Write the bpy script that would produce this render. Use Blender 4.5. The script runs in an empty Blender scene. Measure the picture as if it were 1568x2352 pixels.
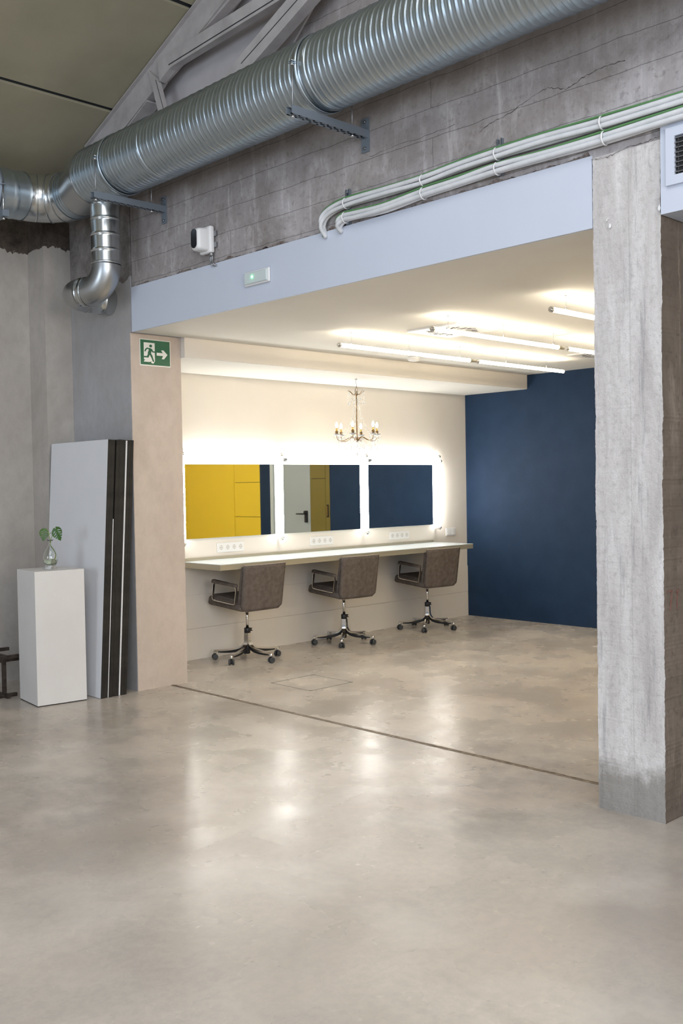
import bpy, bmesh, math, random
from mathutils import Vector, Matrix
random.seed(7)
PI = math.pi
SC = bpy.context.scene
COL = SC.collection

# ------------------------------------------------------------------ camera
cam_d = bpy.data.cameras.new('camera')
cam_d.sensor_fit = 'VERTICAL'; cam_d.sensor_height = 36.0; cam_d.sensor_width = 24.0; cam_d.lens = 35.0
cam_d.clip_start = 0.05
cam = bpy.data.objects.new('camera', cam_d); COL.objects.link(cam)
yaw, pit, rol = math.radians(46.03), math.radians(-1.54), math.radians(-0.972)
fwd = Vector((math.cos(pit)*math.cos(yaw), math.cos(pit)*math.sin(yaw), math.sin(pit)))
rt = fwd.cross(Vector((0, 0, 1))).normalized(); up = rt.cross(fwd)
c_, s_ = math.cos(rol), math.sin(rol)
r2 = c_*rt + s_*up; u2 = -s_*rt + c_*up
cam.matrix_world = Matrix(((r2.x, u2.x, -fwd.x, 0), (r2.y, u2.y, -fwd.y, 0), (r2.z, u2.z, -fwd.z, 1.45), (0, 0, 0, 1)))
SC.camera = cam

# ------------------------------------------------------------------ world, lights, exposure
SC.view_settings.view_transform = 'Standard'
SC.view_settings.look = 'None'
SC.view_settings.gamma = 1.0
SC.view_settings.use_curve_mapping = False
SC.view_settings.exposure = 0.0
w = bpy.data.worlds.new('world'); SC.world = w; w.use_nodes = True
bg = w.node_tree.nodes['Background']
bg.inputs['Color'].default_value = (0.62, 0.72, 0.88, 1)
bg.inputs['Strength'].default_value = 0.30

def area(name, loc, target, sx, sy, power, col):
    d = bpy.data.lights.new(name, 'AREA'); d.shape = 'RECTANGLE'; d.size = sx; d.size_y = sy
    d.energy = power; d.color = col
    o = bpy.data.objects.new(name, d); COL.objects.link(o); o.location = loc
    o.rotation_euler = (Vector(target)-Vector(loc)).to_track_quat('-Z', 'Y').to_euler()
    return o
# window daylight first, then added fill lamps with no window of their own
area('daylight_and_fill', (-2.6, -3.4, 3.0), (3.9, 2.6, 1.9), 4.0, 2.6, 200, (0.68, 0.82, 1.0))
area('daylight_and_fill', (0.6, -5.0, 2.3), (3.2, 6.0, 1.2), 3.2, 2.6, 230, (1.0, 0.94, 0.88))  # warm side fill lamp, added for the faces turned this way
area('daylight_and_fill', (-5.5, 3.2, 1.8), (3.6, 6.2, 1.4), 2.6, 2.8, 150, (0.80, 0.89, 1.0))  # low fill lamp added to brighten the boards and left corner
area('overhead_fill', (0.2, 1.2, 4.9), (0.6, 1.6, 0.0), 3.5, 4.5, 165, (0.97, 0.97, 1.0))  # overhead lamp added under the closed roof to lift the floor
TUBE_WARM = ((1.0, 0.87, 0.68), 25.0)
TUBE_COOL = ((1.0, 0.975, 0.93), 43.0)

# ------------------------------------------------------------------ materials
def mat(name, col=(.5, .5, .5), rough=.5, metal=0.0, spec=.5, emit=None, estr=0, trans=0, ior=1.45, alpha=None):
    m = bpy.data.materials.new(name); m.use_nodes = True
    b = m.node_tree.nodes['Principled BSDF']
    b.inputs['Base Color'].default_value = (*col, 1); b.inputs['Roughness'].default_value = rough
    b.inputs['Metallic'].default_value = metal; b.inputs['Specular IOR Level'].default_value = spec
    b.inputs['IOR'].default_value = ior; b.inputs['Transmission Weight'].default_value = trans
    if emit: b.inputs['Emission Color'].default_value = (*emit, 1); b.inputs['Emission Strength'].default_value = estr
    return m
class NT:
    def __init__(s, m): s.t = m.node_tree; s.b = s.t.nodes['Principled BSDF']; s.co = None
    def n(s, typ, **kw):
        x = s.t.nodes.new(typ)
        for k, v in kw.items(): setattr(x, k, v)
        return x
    def l(s, a, b): s.t.links.new(a, b)
    def coord(s, obj=False):
        if s.co is None:
            if obj: s.co = s.n('ShaderNodeTexCoord').outputs['Object']
            else: s.co = s.n('ShaderNodeNewGeometry').outputs['Position']
        return s.co
    def mapped(s, scale=(1, 1, 1), src=None):
        v = s.n('ShaderNodeVectorMath', operation='MULTIPLY'); s.l(src or s.coord(), v.inputs[0]); v.inputs[1].default_value = scale
        return v.outputs[0]
    def noise(s, sc, detail=4, rough=.55, scale=(1, 1, 1), dist=0.0, src=None):
        x = s.n('ShaderNodeTexNoise'); x.inputs['Scale'].default_value = sc; x.inputs['Detail'].default_value = detail
        x.inputs['Roughness'].default_value = rough; x.inputs['Distortion'].default_value = dist
        s.l(s.mapped(scale, src), x.inputs['Vector']); return x.outputs['Fac']
    def ramp(s, fac, stops, const=False):
        r = s.n('ShaderNodeValToRGB'); e = r.color_ramp.elements
        if const: r.color_ramp.interpolation = 'CONSTANT'
        e[0].position, e[0].color = stops[0][0], (*stops[0][1], 1)
        e[1].position, e[1].color = stops[-1][0], (*stops[-1][1], 1)
        for p, c in stops[1:-1]:
            q = e.new(p); q.color = (*c, 1)
        s.l(fac, r.inputs['Fac']); return r.outputs['Color']
    def math(s, op, a, b=None, clamp=False):
        x = s.n('ShaderNodeMath', operation=op); x.use_clamp = clamp
        for i, v in enumerate((a, b)):
            if v is None: continue
            if isinstance(v, (int, float)): x.inputs[i].default_value = v
            else: s.l(v, x.inputs[i])
        return x.outputs[0]
    def mix(s, fac, a, b, blend='MIX'):
        x = s.n('ShaderNodeMix', data_type='RGBA', blend_type=blend)
        for k, v in ((0, fac), (6, a), (7, b)):
            if isinstance(v, (int, float)): x.inputs[k].default_value = v
            elif isinstance(v, tuple): x.inputs[k].default_value = (*v, 1)
            else: s.l(v, x.inputs[k])
        return x.outputs[2]
    def bump(s, h, dist=.01, strength=.5, prev=None):
        x = s.n('ShaderNodeBump'); x.inputs['Distance'].default_value = dist; x.inputs['Strength'].default_value = strength
        s.l(h, x.inputs['Height'])
        if prev: s.l(prev, x.inputs['Normal'])
        return x.outputs[0]
    def sep(s):
        x = s.n('ShaderNodeSeparateXYZ'); s.l(s.coord(), x.inputs[0]); return x.outputs
    def out(s, col=None, rough=None, norm=None):
        if col is not None: s.l(col, s.b.inputs['Base Color'])
        if rough is not None: s.l(rough, s.b.inputs['Roughness'])
        if norm is not None: s.l(norm, s.b.inputs['Normal'])

def g3(v, t=(1, 1, 1)): return tuple(v*x for x in t)

def mat_floor():
    m = mat('polished_concrete', spec=.5); t = NT(m)
    a = t.noise(1.0, 4, .52, (1.0, 1.0, 1), .5)
    b = t.noise(2.6, 4, .52, (1, 1.0, 1), .15)
    c = t.noise(26, 8, .75)
    col = t.ramp(a, [(.28, (.41, .355, .30)), (.47, (.50, .44, .38)), (.58, (.54, .485, .42)), (.76, (.61, .55, .48))])
    col = t.mix(t.ramp(b, [(.30, (.5, .5, .5)), (.66, (0, 0, 0))]), col, (.36, .335, .305))
    col = t.mix(t.math('MULTIPLY', t.ramp(c, [(.42, (1, 1, 1)), (.56, (0, 0, 0))]), .22), col, (.32, .30, .28))
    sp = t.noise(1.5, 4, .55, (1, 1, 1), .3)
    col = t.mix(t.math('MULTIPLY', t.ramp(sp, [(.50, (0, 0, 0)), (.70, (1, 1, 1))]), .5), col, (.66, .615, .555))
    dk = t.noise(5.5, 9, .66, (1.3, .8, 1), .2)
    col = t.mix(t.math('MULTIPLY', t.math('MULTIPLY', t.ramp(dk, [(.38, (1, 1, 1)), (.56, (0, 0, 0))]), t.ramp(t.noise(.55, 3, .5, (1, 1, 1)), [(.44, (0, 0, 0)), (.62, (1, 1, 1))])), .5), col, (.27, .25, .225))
    r = t.ramp(b, [(.3, (.20,)*3), (.7, (.34,)*3)])
    n = t.bump(c, .002, .18, t.bump(b, .004, .25))
    t.out(col, r, n); return m

def mat_formed(name, base, dark, brick=True, streak=.5, warm=(.30, .26, .225)):
    """board-marked raw concrete on a wall facing X"""
    m = mat(name, rough=.9, spec=.25); t = NT(m)
    a = t.noise(1.1, 7, .62, (1, 1, 1.4), .5)
    s = t.noise(3.0, 6, .7, (3.2, 3.2, .45), .2)
    f = t.noise(28, 6, .7)
    col = t.ramp(a, [(.32, dark), (.50, tuple((x+y)/2 for x, y in zip(base, dark))), (.66, base)])
    col = t.mix(t.math('MULTIPLY', t.ramp(s, [(.35, (1, 1, 1)), (.6, (0, 0, 0))]), streak), col, dark)
    col = t.mix(t.math('MULTIPLY', t.ramp(s, [(.56, (0, 0, 0)), (.72, (1, 1, 1))]), .55), col, tuple(min(1, x*1.55) for x in base))
    col = t.mix(t.math('MULTIPLY', t.ramp(t.noise(.8, 4, .5, (1, 1, 1)), [(.5, (0, 0, 0)), (.7, (1, 1, 1))]), .5), col, warm)
    col = t.mix(t.math('MULTIPLY', t.ramp(f, [(.34, (1, 1, 1)), (.46, (0, 0, 0))]), .45), col, g3(.6, dark))
    nrm = t.bump(f, .006, .6, t.bump(s, .01, .4))
    if brick:
        wp = t.noise(7, 8, .75, (1, 1.6, .8), .4)
        col = t.mix(t.math('MULTIPLY', t.ramp(wp, [(.54, (0, 0, 0)), (.63, (1, 1, 1))]), .38), col, (.60, .575, .57))
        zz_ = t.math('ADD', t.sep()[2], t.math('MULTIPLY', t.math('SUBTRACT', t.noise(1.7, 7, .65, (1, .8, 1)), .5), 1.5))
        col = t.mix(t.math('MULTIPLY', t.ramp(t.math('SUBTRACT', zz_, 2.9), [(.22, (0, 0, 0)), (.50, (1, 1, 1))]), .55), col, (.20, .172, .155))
        bp_ = t.noise(2.0, 6, .7, (1, 1, 1.3), .6)
        col = t.mix(t.math('MULTIPLY', t.ramp(bp_, [(.34, (1, 1, 1)), (.5, (0, 0, 0))]), .40), col, (.16, .135, .118))
        X, Y, Z = t.sep()
        wob = t.math('MULTIPLY', t.math('SUBTRACT', t.noise(3.5, 5, .6), .5), .03)
        cb = t.n('ShaderNodeCombineXYZ'); t.l(t.math('ADD', Y, t.math('MULTIPLY', wob, 1.5)), cb.inputs[0]); t.l(t.math('ADD', Z, wob), cb.inputs[1])
        br = t.n('ShaderNodeTexBrick'); br.inputs['Scale'].default_value = 1.0
        br.inputs['Brick Width'].default_value = 3.3; br.inputs['Row Height'].default_value = .145
        br.inputs['Mortar Size'].default_value = .0022; br.inputs['Mortar Smooth'].default_value = .6
        br.inputs['Color1'].default_value = (1, 1, 1, 1); br.inputs['Color2'].default_value = (.93, .93, .93, 1)
        t.l(cb.outputs[0], br.inputs['Vector'])
        pm = t.ramp(t.noise(2.2, 4, .6), [(.42, (.0,)*3), (.66, (.26,)*3)])
        col = t.mix(.5, col, br.outputs['Color'], 'MULTIPLY')
        col = t.mix(t.math('MULTIPLY', br.outputs['Fac'], pm), col, g3(.45, dark))
        nrm = t.bump(t.math('SUBTRACT', 1, br.outputs['Fac']), .003, .35, nrm)
    t.out(col, None, nrm); return m

def mat_plaster(name, base, dark, split=None, raw=((.17, .15, .13), (.06, .052, .045))):
    """smeared plaster; above height split (world z) the plaster is gone"""
    m = mat(name, rough=.75, spec=.3); t = NT(m)
    a = t.noise(1.3, 6, .6, (1, 1, .6), .6); f = t.noise(14, 6, .7, (1, 1, .7))
    col = t.ramp(a, [(.32, dark), (.66, base)])
    col = t.mix(t.math('MULTIPLY', t.ramp(f, [(.36, (1, 1, 1)), (.6, (0, 0, 0))]), .22), col, g3(.7, dark))
    nrm = t.bump(f, .004, .3)
    if split:
        X, Y, Z = t.sep()
        e = t.math('ADD', Z, t.math('MULTIPLY', t.math('SUBTRACT', t.noise(4.5, 7, .62), .5), .28))
        k = t.math('GREATER_THAN', e, split)
        r = t.ramp(t.noise(7, 8, .75), [(.35, raw[1]), (.68, raw[0])])
        col = t.mix(k, col, r); nrm = t.bump(k, .012, .8, nrm)
    t.out(col, None, nrm); return m

def mat_pillar():
    m = mat('rough_pillar_concrete', rough=.9, spec=.25); t = NT(m)
    X, Y, Z = t.sep()
    s = t.noise(4.0, 6, .65, (2.2, 2.2, .35), .3); f = t.noise(34, 7, .75); p = t.noise(120, 4, .7)
    col = t.ramp(s, [(.30, (.48, .455, .445)), (.5, (.64, .615, .605)), (.68, (.78, .76, .755))])
    col = t.mix(t.math('MULTIPLY', t.ramp(f, [(.32, (1, 1, 1)), (.5, (0, 0, 0))]), .4), col, (.30, .28, .27))
    st = t.ramp(t.noise(3.0, 5, .7, (6, 6, .5)), [(.56, (0, 0, 0)), (.66, (1, 1, 1))])
    col = t.mix(t.math('MULTIPLY', st, .45), col, (.26, .25, .27))
    low = t.math('ADD', Z, t.math('MULTIPLY', t.math('SUBTRACT', t.noise(9, 6, .7), .5), .30))
    k = t.ramp(low, [(.15, (1, 1, 1)), (.24, (0, 0, 0))])
    col = t.mix(t.math('MULTIPLY', k, .75), col, (.24, .225, .20))
    bs = t.math('ADD', .3, t.math('MULTIPLY', t.ramp(Z, [(.25, (1, 1, 1)), (.8, (0, 0, 0))]), .7))
    n2 = t.bump(p, .004, .45, t.bump(f, .012, .55))
    seam = t.math('LESS_THAN', t.math('ABSOLUTE', t.math('ADD', t.math('SUBTRACT', Y, 2.205), t.math('MULTIPLY', t.math('SUBTRACT', s, .5), .02))), .0025)
    col = t.mix(t.math('MULTIPLY', seam, .18), col, (.2, .19, .18))
    t.out(col, None, n2); return m

def mat_noisy(name, c1, c2, sc, rough=.5, detail=4, bump=.0, metal=0, spec=.5, scale=(1, 1, 1), obj=True):
    m = mat(name, rough=rough, metal=metal, spec=spec); t = NT(m); t.coord(obj)
    f = t.noise(sc, detail, .6, scale)
    t.out(t.ramp(f, [(.35, c1), (.65, c2)]), None, t.bump(f, bump, .5) if bump else None); return m

def mat_galv(name='galvanised_steel', r0=.32, r1=.46, base=(.50, .58, .64), sv=.08):
    m = mat(name, rough=.3, metal=1.0); t = NT(m)
    f = t.noise(9, 5, .6)
    v = t.n('ShaderNodeTexVoronoi'); v.inputs['Scale'].default_value = 70; t.l(t.coord(), v.inputs['Vector'])
    k = t.math('MULTIPLY', v.outputs['Color'], sv)
    col = t.mix(t.math('MULTIPLY', f, .5), base, g3(.80, base))
    r = t.math('ADD', t.math('MULTIPLY', f, r1-r0), t.math('ADD', r0-.04, t.math('MULTIPLY', k, .35)))
    t.out(col, r); return m

M = {}
M['floor'] = mat_floor()
M['wall_raw'] = mat_formed('board_marked_concrete', (.52, .495, .505), (.27, .245, .24), True, .45)
M['wall_low'] = mat_plaster('grey_plaster', (.43, .43, .445), (.36, .345, .335), 2.93, ((.29, .27, .26), (.13, .115, .105)))
M['wall_left'] = mat_plaster('stained_plaster', (.50, .47, .435), (.38, .345, .31), 3.27, ((.13, .105, .085), (.035, .028, .024)))
M['reveal'] = mat_plaster('beige_plaster', (.60, .52, .455), (.50, .42, .36))
M['pillar'] = mat_pillar()
M['pillar_side_shaded'] = mat_formed('dirty_shaded_pillar_side', (.27, .225, .185), (.13, .105, .085), False, .5)  # dirty brown, with the shade on this side mixed into the colour
M['gable'] = mat_noisy('grey_gable_paint', (.40, .38, .39), (.46, .44, .45), 3, .8, obj=False)
M['truss'] = mat_noisy('truss_paint', (.33, .31, .31), (.42, .40, .40), 6, .6, obj=False)
M['roof'] = mat_noisy('olive_roof_panel', (.27, .25, .175), (.31, .285, .205), 2, .85, obj=False)
M['seam'] = mat('dark_seam', (.015, .018, .022), .7)
M['beam'] = mat_noisy('painted_beam', (.56, .61, .71), (.59, .64, .74), 1.2, .6, obj=False)
M['room_wall'] = mat_noisy('warm_white_paint', (.75, .705, .64), (.78, .735, .67), 1.5, .7, obj=False)
M['room_ceiling'] = mat_noisy('matt_ceiling_paint', (.75, .74, .70), (.78, .77, .73), 1.5, .8, obj=False)
M['navy'] = mat_noisy('navy_paint', (.012, .031, .071), (.015, .036, .080), 5, .65, obj=False, spec=.25)
M['yellow'] = mat('yellow_laminate', (.90, .63, .03), .45)
M['yellow_shaded'] = mat('shaded_yellow_laminate', (.19, .145, .028), .45)  # the cupboard's yellow, darkened to carry the shade it stands in
M['door_grey'] = mat('grey_door_paint', (.40, .44, .44), .5)
M['black_plastic'] = mat('black_plastic', (.015, .015, .017), .4)
M['rubber'] = mat('caster_rubber', (.05, .055, .06), .55)
M['chrome'] = mat('chrome', (.74, .73, .72), .12, 1.0)
M['steel'] = mat('dull_steel', (.36, .37, .39), .38, 1.0)
M['galv'] = mat_galv()
M['galv_smooth'] = mat_galv('smooth_galvanised_steel', .34, .42, (.48, .50, .51), .03)
M['galv_bright'] = mat_galv('bright_galvanised_steel', .22, .32, (.62, .65, .66), .06)
M['steel_dark'] = mat('hatch_frame_metal', (.16, .16, .15), .6, .3)
M['strut'] = mat('zinc_strut', (.25, .29, .34), .5, .6)
M['suede'] = mat_noisy('brown_suede', (.105, .087, .077), (.152, .127, .113), 26, .95, 9, .0008, 0, .12)
M['piping'] = mat('pale_piping', (.34, .29, .25), .8)
M['desk_top'] = mat('pale_laminate', (.60, .66, .69), .25)
M['desk_edge'] = mat('champagne_edging', (.40, .37, .29), .35, .35)
M['mirror'] = mat('mirror_glass', (.83, .87, .88), .015, 1.0)
M['mirror_edge'] = mat('mirror_edge', (.75, .80, .78), .3)
M['white_plastic'] = mat('white_plastic', (.78, .78, .78), .35)
M['socket_in'] = mat('socket_recess', (.68, .67, .65), .45)
M['dark'] = mat('dark_gap', (.02, .02, .02), .8)
M['tube_warm'] = mat('lit_tube_warm', (1, 1, 1), .4, emit=TUBE_WARM[0], estr=TUBE_WARM[1])
M['tube_cool'] = mat('lit_tube_white', (1, 1, 1), .4, emit=TUBE_COOL[0], estr=TUBE_COOL[1])
M['bulb'] = mat('lit_bulb', (1, 1, 1), .3, emit=(1.0, .78, .42), estr=14)
M['green_led'] = mat('green_led', (0, .5, .1), .3, emit=(.05, 1.0, .22), estr=45)
M['bronze'] = mat_noisy('aged_brass', (.12, .075, .035), (.26, .17, .08), 40, .35, metal=.9)
M['brass'] = mat('polished_brass', (.70, .48, .16), .22, 1.0)
M['crystal'] = mat('crystal', (.95, .96, .97), .05, trans=.7, ior=1.45)
M['crystal_cut'] = mat('cut_crystal_smoky', (.86, .87, .90), .10, metal=.55)
M['glass'] = mat('clear_glass', (.96, .98, .96), .02, trans=1.0, ior=1.45)
M['water'] = mat('vase_water', (.86, .93, .74), .02, trans=1.0, ior=1.33)
M['leaf'] = mat_noisy('monstera_leaf', (.028, .085, .012), (.055, .15, .022), 30, .4)
M['stem'] = mat('plant_stem', (.20, .27, .05), .5)
M['plinth'] = mat_noisy('white_plinth_paint', (.66, .645, .63), (.70, .69, .675), 2.5, .5)
M['board_face'] = mat_noisy('white_board_face', (.68, .69, .72), (.71, .72, .745), 2, .6)
M['board_edge'] = mat_noisy('black_board_edge', (.010, .009, .008), (.022, .019, .016), 14, .7)
M['rust'] = mat_noisy('brown_steel', (.035, .026, .021), (.085, .066, .054), 20, .5, metal=.5)
M['cable'] = mat_noisy('white_conduit', (.60, .62, .64), (.68, .69, .71), 14, .45)
M['cable_green'] = mat('green_cable', (.10, .24, .09), .5)
M['track'] = mat_noisy('worn_track_metal', (.15, .115, .085), (.32, .26, .205), 30, .5, metal=.5, obj=False)
M['sign_white'] = mat('sign_white', (.80, .80, .76), .4)
M['sign_green'] = mat('sign_green', (.012, .12, .055), .4)
M['red_paint'] = mat_noisy('faded_red_paint', (.24, .095, .07), (.21, .14, .11), 60, .9)
M['lens'] = mat('dark_lens', (.008, .008, .012), .12)
M['diffuse_cover'] = mat('frosted_cover', (.60, .68, .68), .25)
M['chip'] = mat('white_paint_chip', (.82, .82, .82), .7)
M['crack'] = mat('crack_shadow', (.07, .06, .06), .9)
M['crumb'] = mat_noisy('crumbling_edge', (.10, .075, .065), (.26, .22, .205), 60, .95, 6, .002)

# ------------------------------------------------------------------ mesh helpers
ORG = {}
def nb(): return bmesh.new()
def box(bm, x0, x1, y0, y1, z0, z1, mi=0):
    v = [bm.verts.new((x, y, z)) for x in (x0, x1) for y in (y0, y1) for z in (z0, z1)]
    for f in ((0, 1, 3, 2), (4, 6, 7, 5), (0, 4, 5, 1), (2, 3, 7, 6), (0, 2, 6, 4), (1, 5, 7, 3)):
        q = bm.faces.new([v[i] for i in f]); q.material_index = mi
    return v
def hexa(bm, pts, bev=0, seg=3):
    """pts: 8 corners, bottom loop of 4 then top loop of 4"""
    v = [bm.verts.new(p) for p in pts]; fs = []
    for f in ((3, 2, 1, 0), (4, 5, 6, 7), (0, 1, 5, 4), (1, 2, 6, 5), (2, 3, 7, 6), (3, 0, 4, 7)):
        fs.append(bm.faces.new([v[i] for i in f]))
    if bev:
        es = list({e for f in fs for e in f.edges})
        bmesh.ops.bevel(bm, geom=es, offset=bev, segments=seg, profile=.5, affect='EDGES')
def prism(bm, pts, off, mi=0):
    """closed polygon pts (3D) extruded by vector off"""
    off = Vector(off); a = [bm.verts.new(p) for p in pts]; b = [bm.verts.new(Vector(p)+off) for p in pts]
    n = len(pts); fs = [bm.faces.new(a), bm.faces.new(b[::-1])]
    for i in range(n): fs.append(bm.faces.new((a[i], b[i], b[(i+1) % n], a[(i+1) % n])))
    for f in fs: f.material_index = mi
    return fs
def frames(pts):
    pts = [Vector(p) for p in pts]; out = []; prev = None
    for i, p in enumerate(pts):
        t = (pts[min(i+1, len(pts)-1)]-pts[max(i-1, 0)]).normalized()
        if prev is None:
            a = Vector((0, 0, 1)) if abs(t.z) < .9 else Vector((1, 0, 0))
            u = (a-t*a.dot(t)).normalized()
        else: u = (prev-t*prev.dot(t)).normalized()
        prev = u; out.append((p, t, u, t.cross(u)))
    return out
def tube(bm, pts, r, seg=10, cap=True, closed=False, mi=0):
    n = len(pts); rs = r if isinstance(r, (list, tuple)) else [r]*n
    rings = []
    for (p, t, u, v), rr in zip(frames(pts), rs):
        rings.append([bm.verts.new(p+rr*(math.cos(2*PI*k/seg)*u+math.sin(2*PI*k/seg)*v)) for k in range(seg)])
    for a, b in zip(rings, rings[1:]):
        for k in range(seg):
            f = bm.faces.new((a[k], a[(k+1) % seg], b[(k+1) % seg], b[k])); f.smooth = True; f.material_index = mi
    if cap:
        f = bm.faces.new(rings[0][::-1]); f.material_index = mi; f = bm.faces.new(rings[-1]); f.material_index = mi
def sweep(bm, pts, w, h, side):
    """rectangular bar along pts; w across `side`, h (list or number) the other way"""
    side = Vector(side).normalized(); n = len(pts); pts = [Vector(p) for p in pts]
    hs = h if isinstance(h, (list, tuple)) else [h]*n; ws = w if isinstance(w, (list, tuple)) else [w]*n
    R = []
    for i, p in enumerate(pts):
        t = (pts[min(i+1, n-1)]-pts[max(i-1, 0)]).normalized(); u = t.cross(side).normalized()
        R.append([bm.verts.new(p+a*side*ws[i]/2+b*u*hs[i]/2) for a, b in ((-1, -1), (1, -1), (1, 1), (-1, 1))])
    for a, b in zip(R, R[1:]):
        for k in range(4): bm.faces.new((a[k], a[(k+1) % 4], b[(k+1) % 4], b[k]))
    bm.faces.new(R[0][::-1]); bm.faces.new(R[-1])
def lathe(bm, prof, c=(0, 0, 0), seg=24, axis='Z', cap=True, mi=0):
    c = Vector(c); rings = []
    ax = {'Z': (Vector((1, 0, 0)), Vector((0, 1, 0)), Vector((0, 0, 1))), 'Y': (Vector((0, 0, 1)), Vector((1, 0, 0)), Vector((0, 1, 0))), 'X': (Vector((0, 1, 0)), Vector((0, 0, 1)), Vector((1, 0, 0)))}[axis]
    for r, h in prof:
        rings.append([bm.verts.new(c+ax[2]*h+max(r, 1e-5)*(math.cos(2*PI*k/seg)*ax[0]+math.sin(2*PI*k/seg)*ax[1])) for k in range(seg)])
    for a, b in zip(rings, rings[1:]):
        for k in range(seg):
            f = bm.faces.new((a[k], a[(k+1) % seg], b[(k+1) % seg], b[k])); f.smooth = True; f.material_index = mi
    if cap: bm.faces.new(rings[0][::-1]).material_index = mi; bm.faces.new(rings[-1]).material_index = mi
def bez(p0, p1, p2, p3, n=12):
    o = []
    for i in range(n+1):
        t = i/n; o.append(tuple((1-t)**3*a+3*(1-t)**2*t*b+3*(1-t)*t*t*c+t**3*d for a, b, c, d in zip(p0, p1, p2, p3)))
    return o
def smooth_path(pts, k=6):
    P = [Vector(p) for p in pts]; P = [2*P[0]-P[1]]+P+[2*P[-1]-P[-2]]; out = []
    for i in range(1, len(P)-2):
        for j in range(k):
            t = j/k; a, b, c, d = P[i-1:i+3]
            out.append(.5*((2*b)+(c-a)*t+(2*a-5*b+4*c-d)*t*t+(3*b-a-3*c+d)*t**3))
    out.append(P[-2]); return out

def obj(name, bm, m, parent=None, smooth=False, label=None):
    """link bm (world coordinates) as one mesh object; a top-level mesh gets its origin at its base centre"""
    bmesh.ops.recalc_face_normals(bm, faces=bm.faces)
    if smooth:
        for f in bm.faces: f.smooth = True
    me = bpy.data.meshes.new(name)
    if parent is not None: org = ORG[parent.name]
    else:
        xs = [v.co for v in bm.verts]
        org = Vector(((min(v.x for v in xs)+max(v.x for v in xs))/2, (min(v.y for v in xs)+max(v.y for v in xs))/2, min(v.z for v in xs)))
    bmesh.ops.translate(bm, verts=bm.verts, vec=-org)
    bm.to_mesh(me); bm.free()
    for x in (m if isinstance(m, (list, tuple)) else [m]): me.materials.append(M[x])
    o = bpy.data.objects.new(name, me); COL.objects.link(o)
    if parent is not None: o.parent = parent
    else: o.location = org
    ORG[o.name] = org.copy()
    if label: o['label'] = label
    return o
def tag(o, label, cat, group=None):
    o['label'] = label; o['category'] = cat
    if group: o['group'] = group
    return o
def thing(name, label, cat, loc, group=None):
    o = bpy.data.objects.new(name, None); COL.objects.link(o); o.location = loc; o.empty_display_size = .1
    ORG[o.name] = Vector(loc); return tag(o, label, cat, group)
def struct(name, bm, m, parent=None, smooth=False):
    o = obj(name, bm, m, parent, smooth)
    if parent is None: o['kind'] = 'structure'
    return o
def sbox(name, m, *b, parent=None):
    bm = nb(); box(bm, *b); return struct(name, bm, m, parent)
def copy_tree(o, parent=None):
    c = o.copy(); COL.objects.link(c); c.parent = parent
    for ch in [x for x in bpy.data.objects if x.parent == o]: copy_tree(ch, c)
    return c
def kids(o): return [x for x in list(bpy.data.objects) if x.parent == o]

# ================================================================== STRUCTURE
XF, ZC = 3.86, 2.556       # hall wall plane, low ceiling
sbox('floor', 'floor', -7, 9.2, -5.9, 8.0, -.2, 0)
# raw concrete wall above the opening (jagged foot)
bm = nb()
yy = [0.0]
pts = [(XF, -2.0, 5.9), (XF, 6.95, 5.9), (XF, 6.95, 2.874)]
y = 6.09
pts = [(XF, -3.0, 6.0), (XF, 6.11, 6.0)]
while y > 2.40:
    pts.append((XF, y, 2.874+random.choice((0, 0, .002, .006, .012, .02))*random.random()-.002)); y -= random.uniform(.012, .05)
pts += [(XF, 2.385, 2.86), (XF, 2.05, 2.85), (XF, 2.05, 2.56), (XF, -3.0, 2.56)]
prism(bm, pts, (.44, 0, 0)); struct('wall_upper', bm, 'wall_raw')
bm = nb(); box(bm, XF, 4.285, 6.132, 7.25, 0, 6.0); box(bm, XF, 4.285, 6.1105, 6.1325, 2.5565, 6.0); struct('wall_corner', bm, ['wall_low'])
# left corner column and recessed left wall
sbox('wall_column', 'wall_left', 3.64, XF-.0005, 6.95, 7.25, 0, 5.2)
sbox('wall_left', 'wall_left', -6.9, 3.6395, 7.2, 7.4, 0, 5.2)
# reveal of the opening
sbox('wall_reveal', 'reveal', XF+.002, 4.288, 6.128, 6.1318, 0, 2.5555)
# painted beam over the opening (its own slightly proud face)
bm = nb(); box(bm, XF-.006, 4.28, 2.383, 6.095, 2.5565, 2.871); struct('beam', bm, 'beam').name = 'trim_1'
bm = nb()
y = 6.08
prof = []
while y > 2.40:
    prof.append((y, 2.870+.006*random.random()+.017*max(0, math.sin(y*7.3)*math.sin(y*19.7+1)+.25*math.sin(y*61)))); y -= random.uniform(.003, .009)
prism(bm, [(XF+.010, 6.085, 2.865)]+[(XF+.010, a, b) for a, b in prof]+[(XF+.010, 2.39, 2.865)], (-.0135, 0, 0)); struct('trim_2', bm, 'crumb')
# right pillar with rough arrises
bm = nb()
N = 90
def rough_col(bm, x0, x1, y0, y1, z0, z1, n, amp):
    rings = []; W_ = [0.0]
    for i in range(n+1):
        z = z0+(z1-z0)*i/n
        W_[0] += random.uniform(-.0011, .0011); W_[0] *= .93
        j = lambda: W_[0]+random.uniform(-amp, amp)*(.35 if random.random() < .86 else 1.0)
        rings.append([bm.verts.new(p) for p in ((x0+.004, y0+.004+j(), z), (x0+.004+j()*.4, y1-.004+j(), z), (x1, y1-.002, z), (x1, y0+.002, z))])
    for a, b in zip(rings, rings[1:]):
        for k in range(4):
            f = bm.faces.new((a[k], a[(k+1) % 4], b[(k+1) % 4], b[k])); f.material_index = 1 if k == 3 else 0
    bm.faces.new(rings[0]); bm.faces.new(rings[-1])
rough_col(bm, XF-.012, 4.30, 2.055, 2.382, 0, 2.858, 330, .0022)
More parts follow.
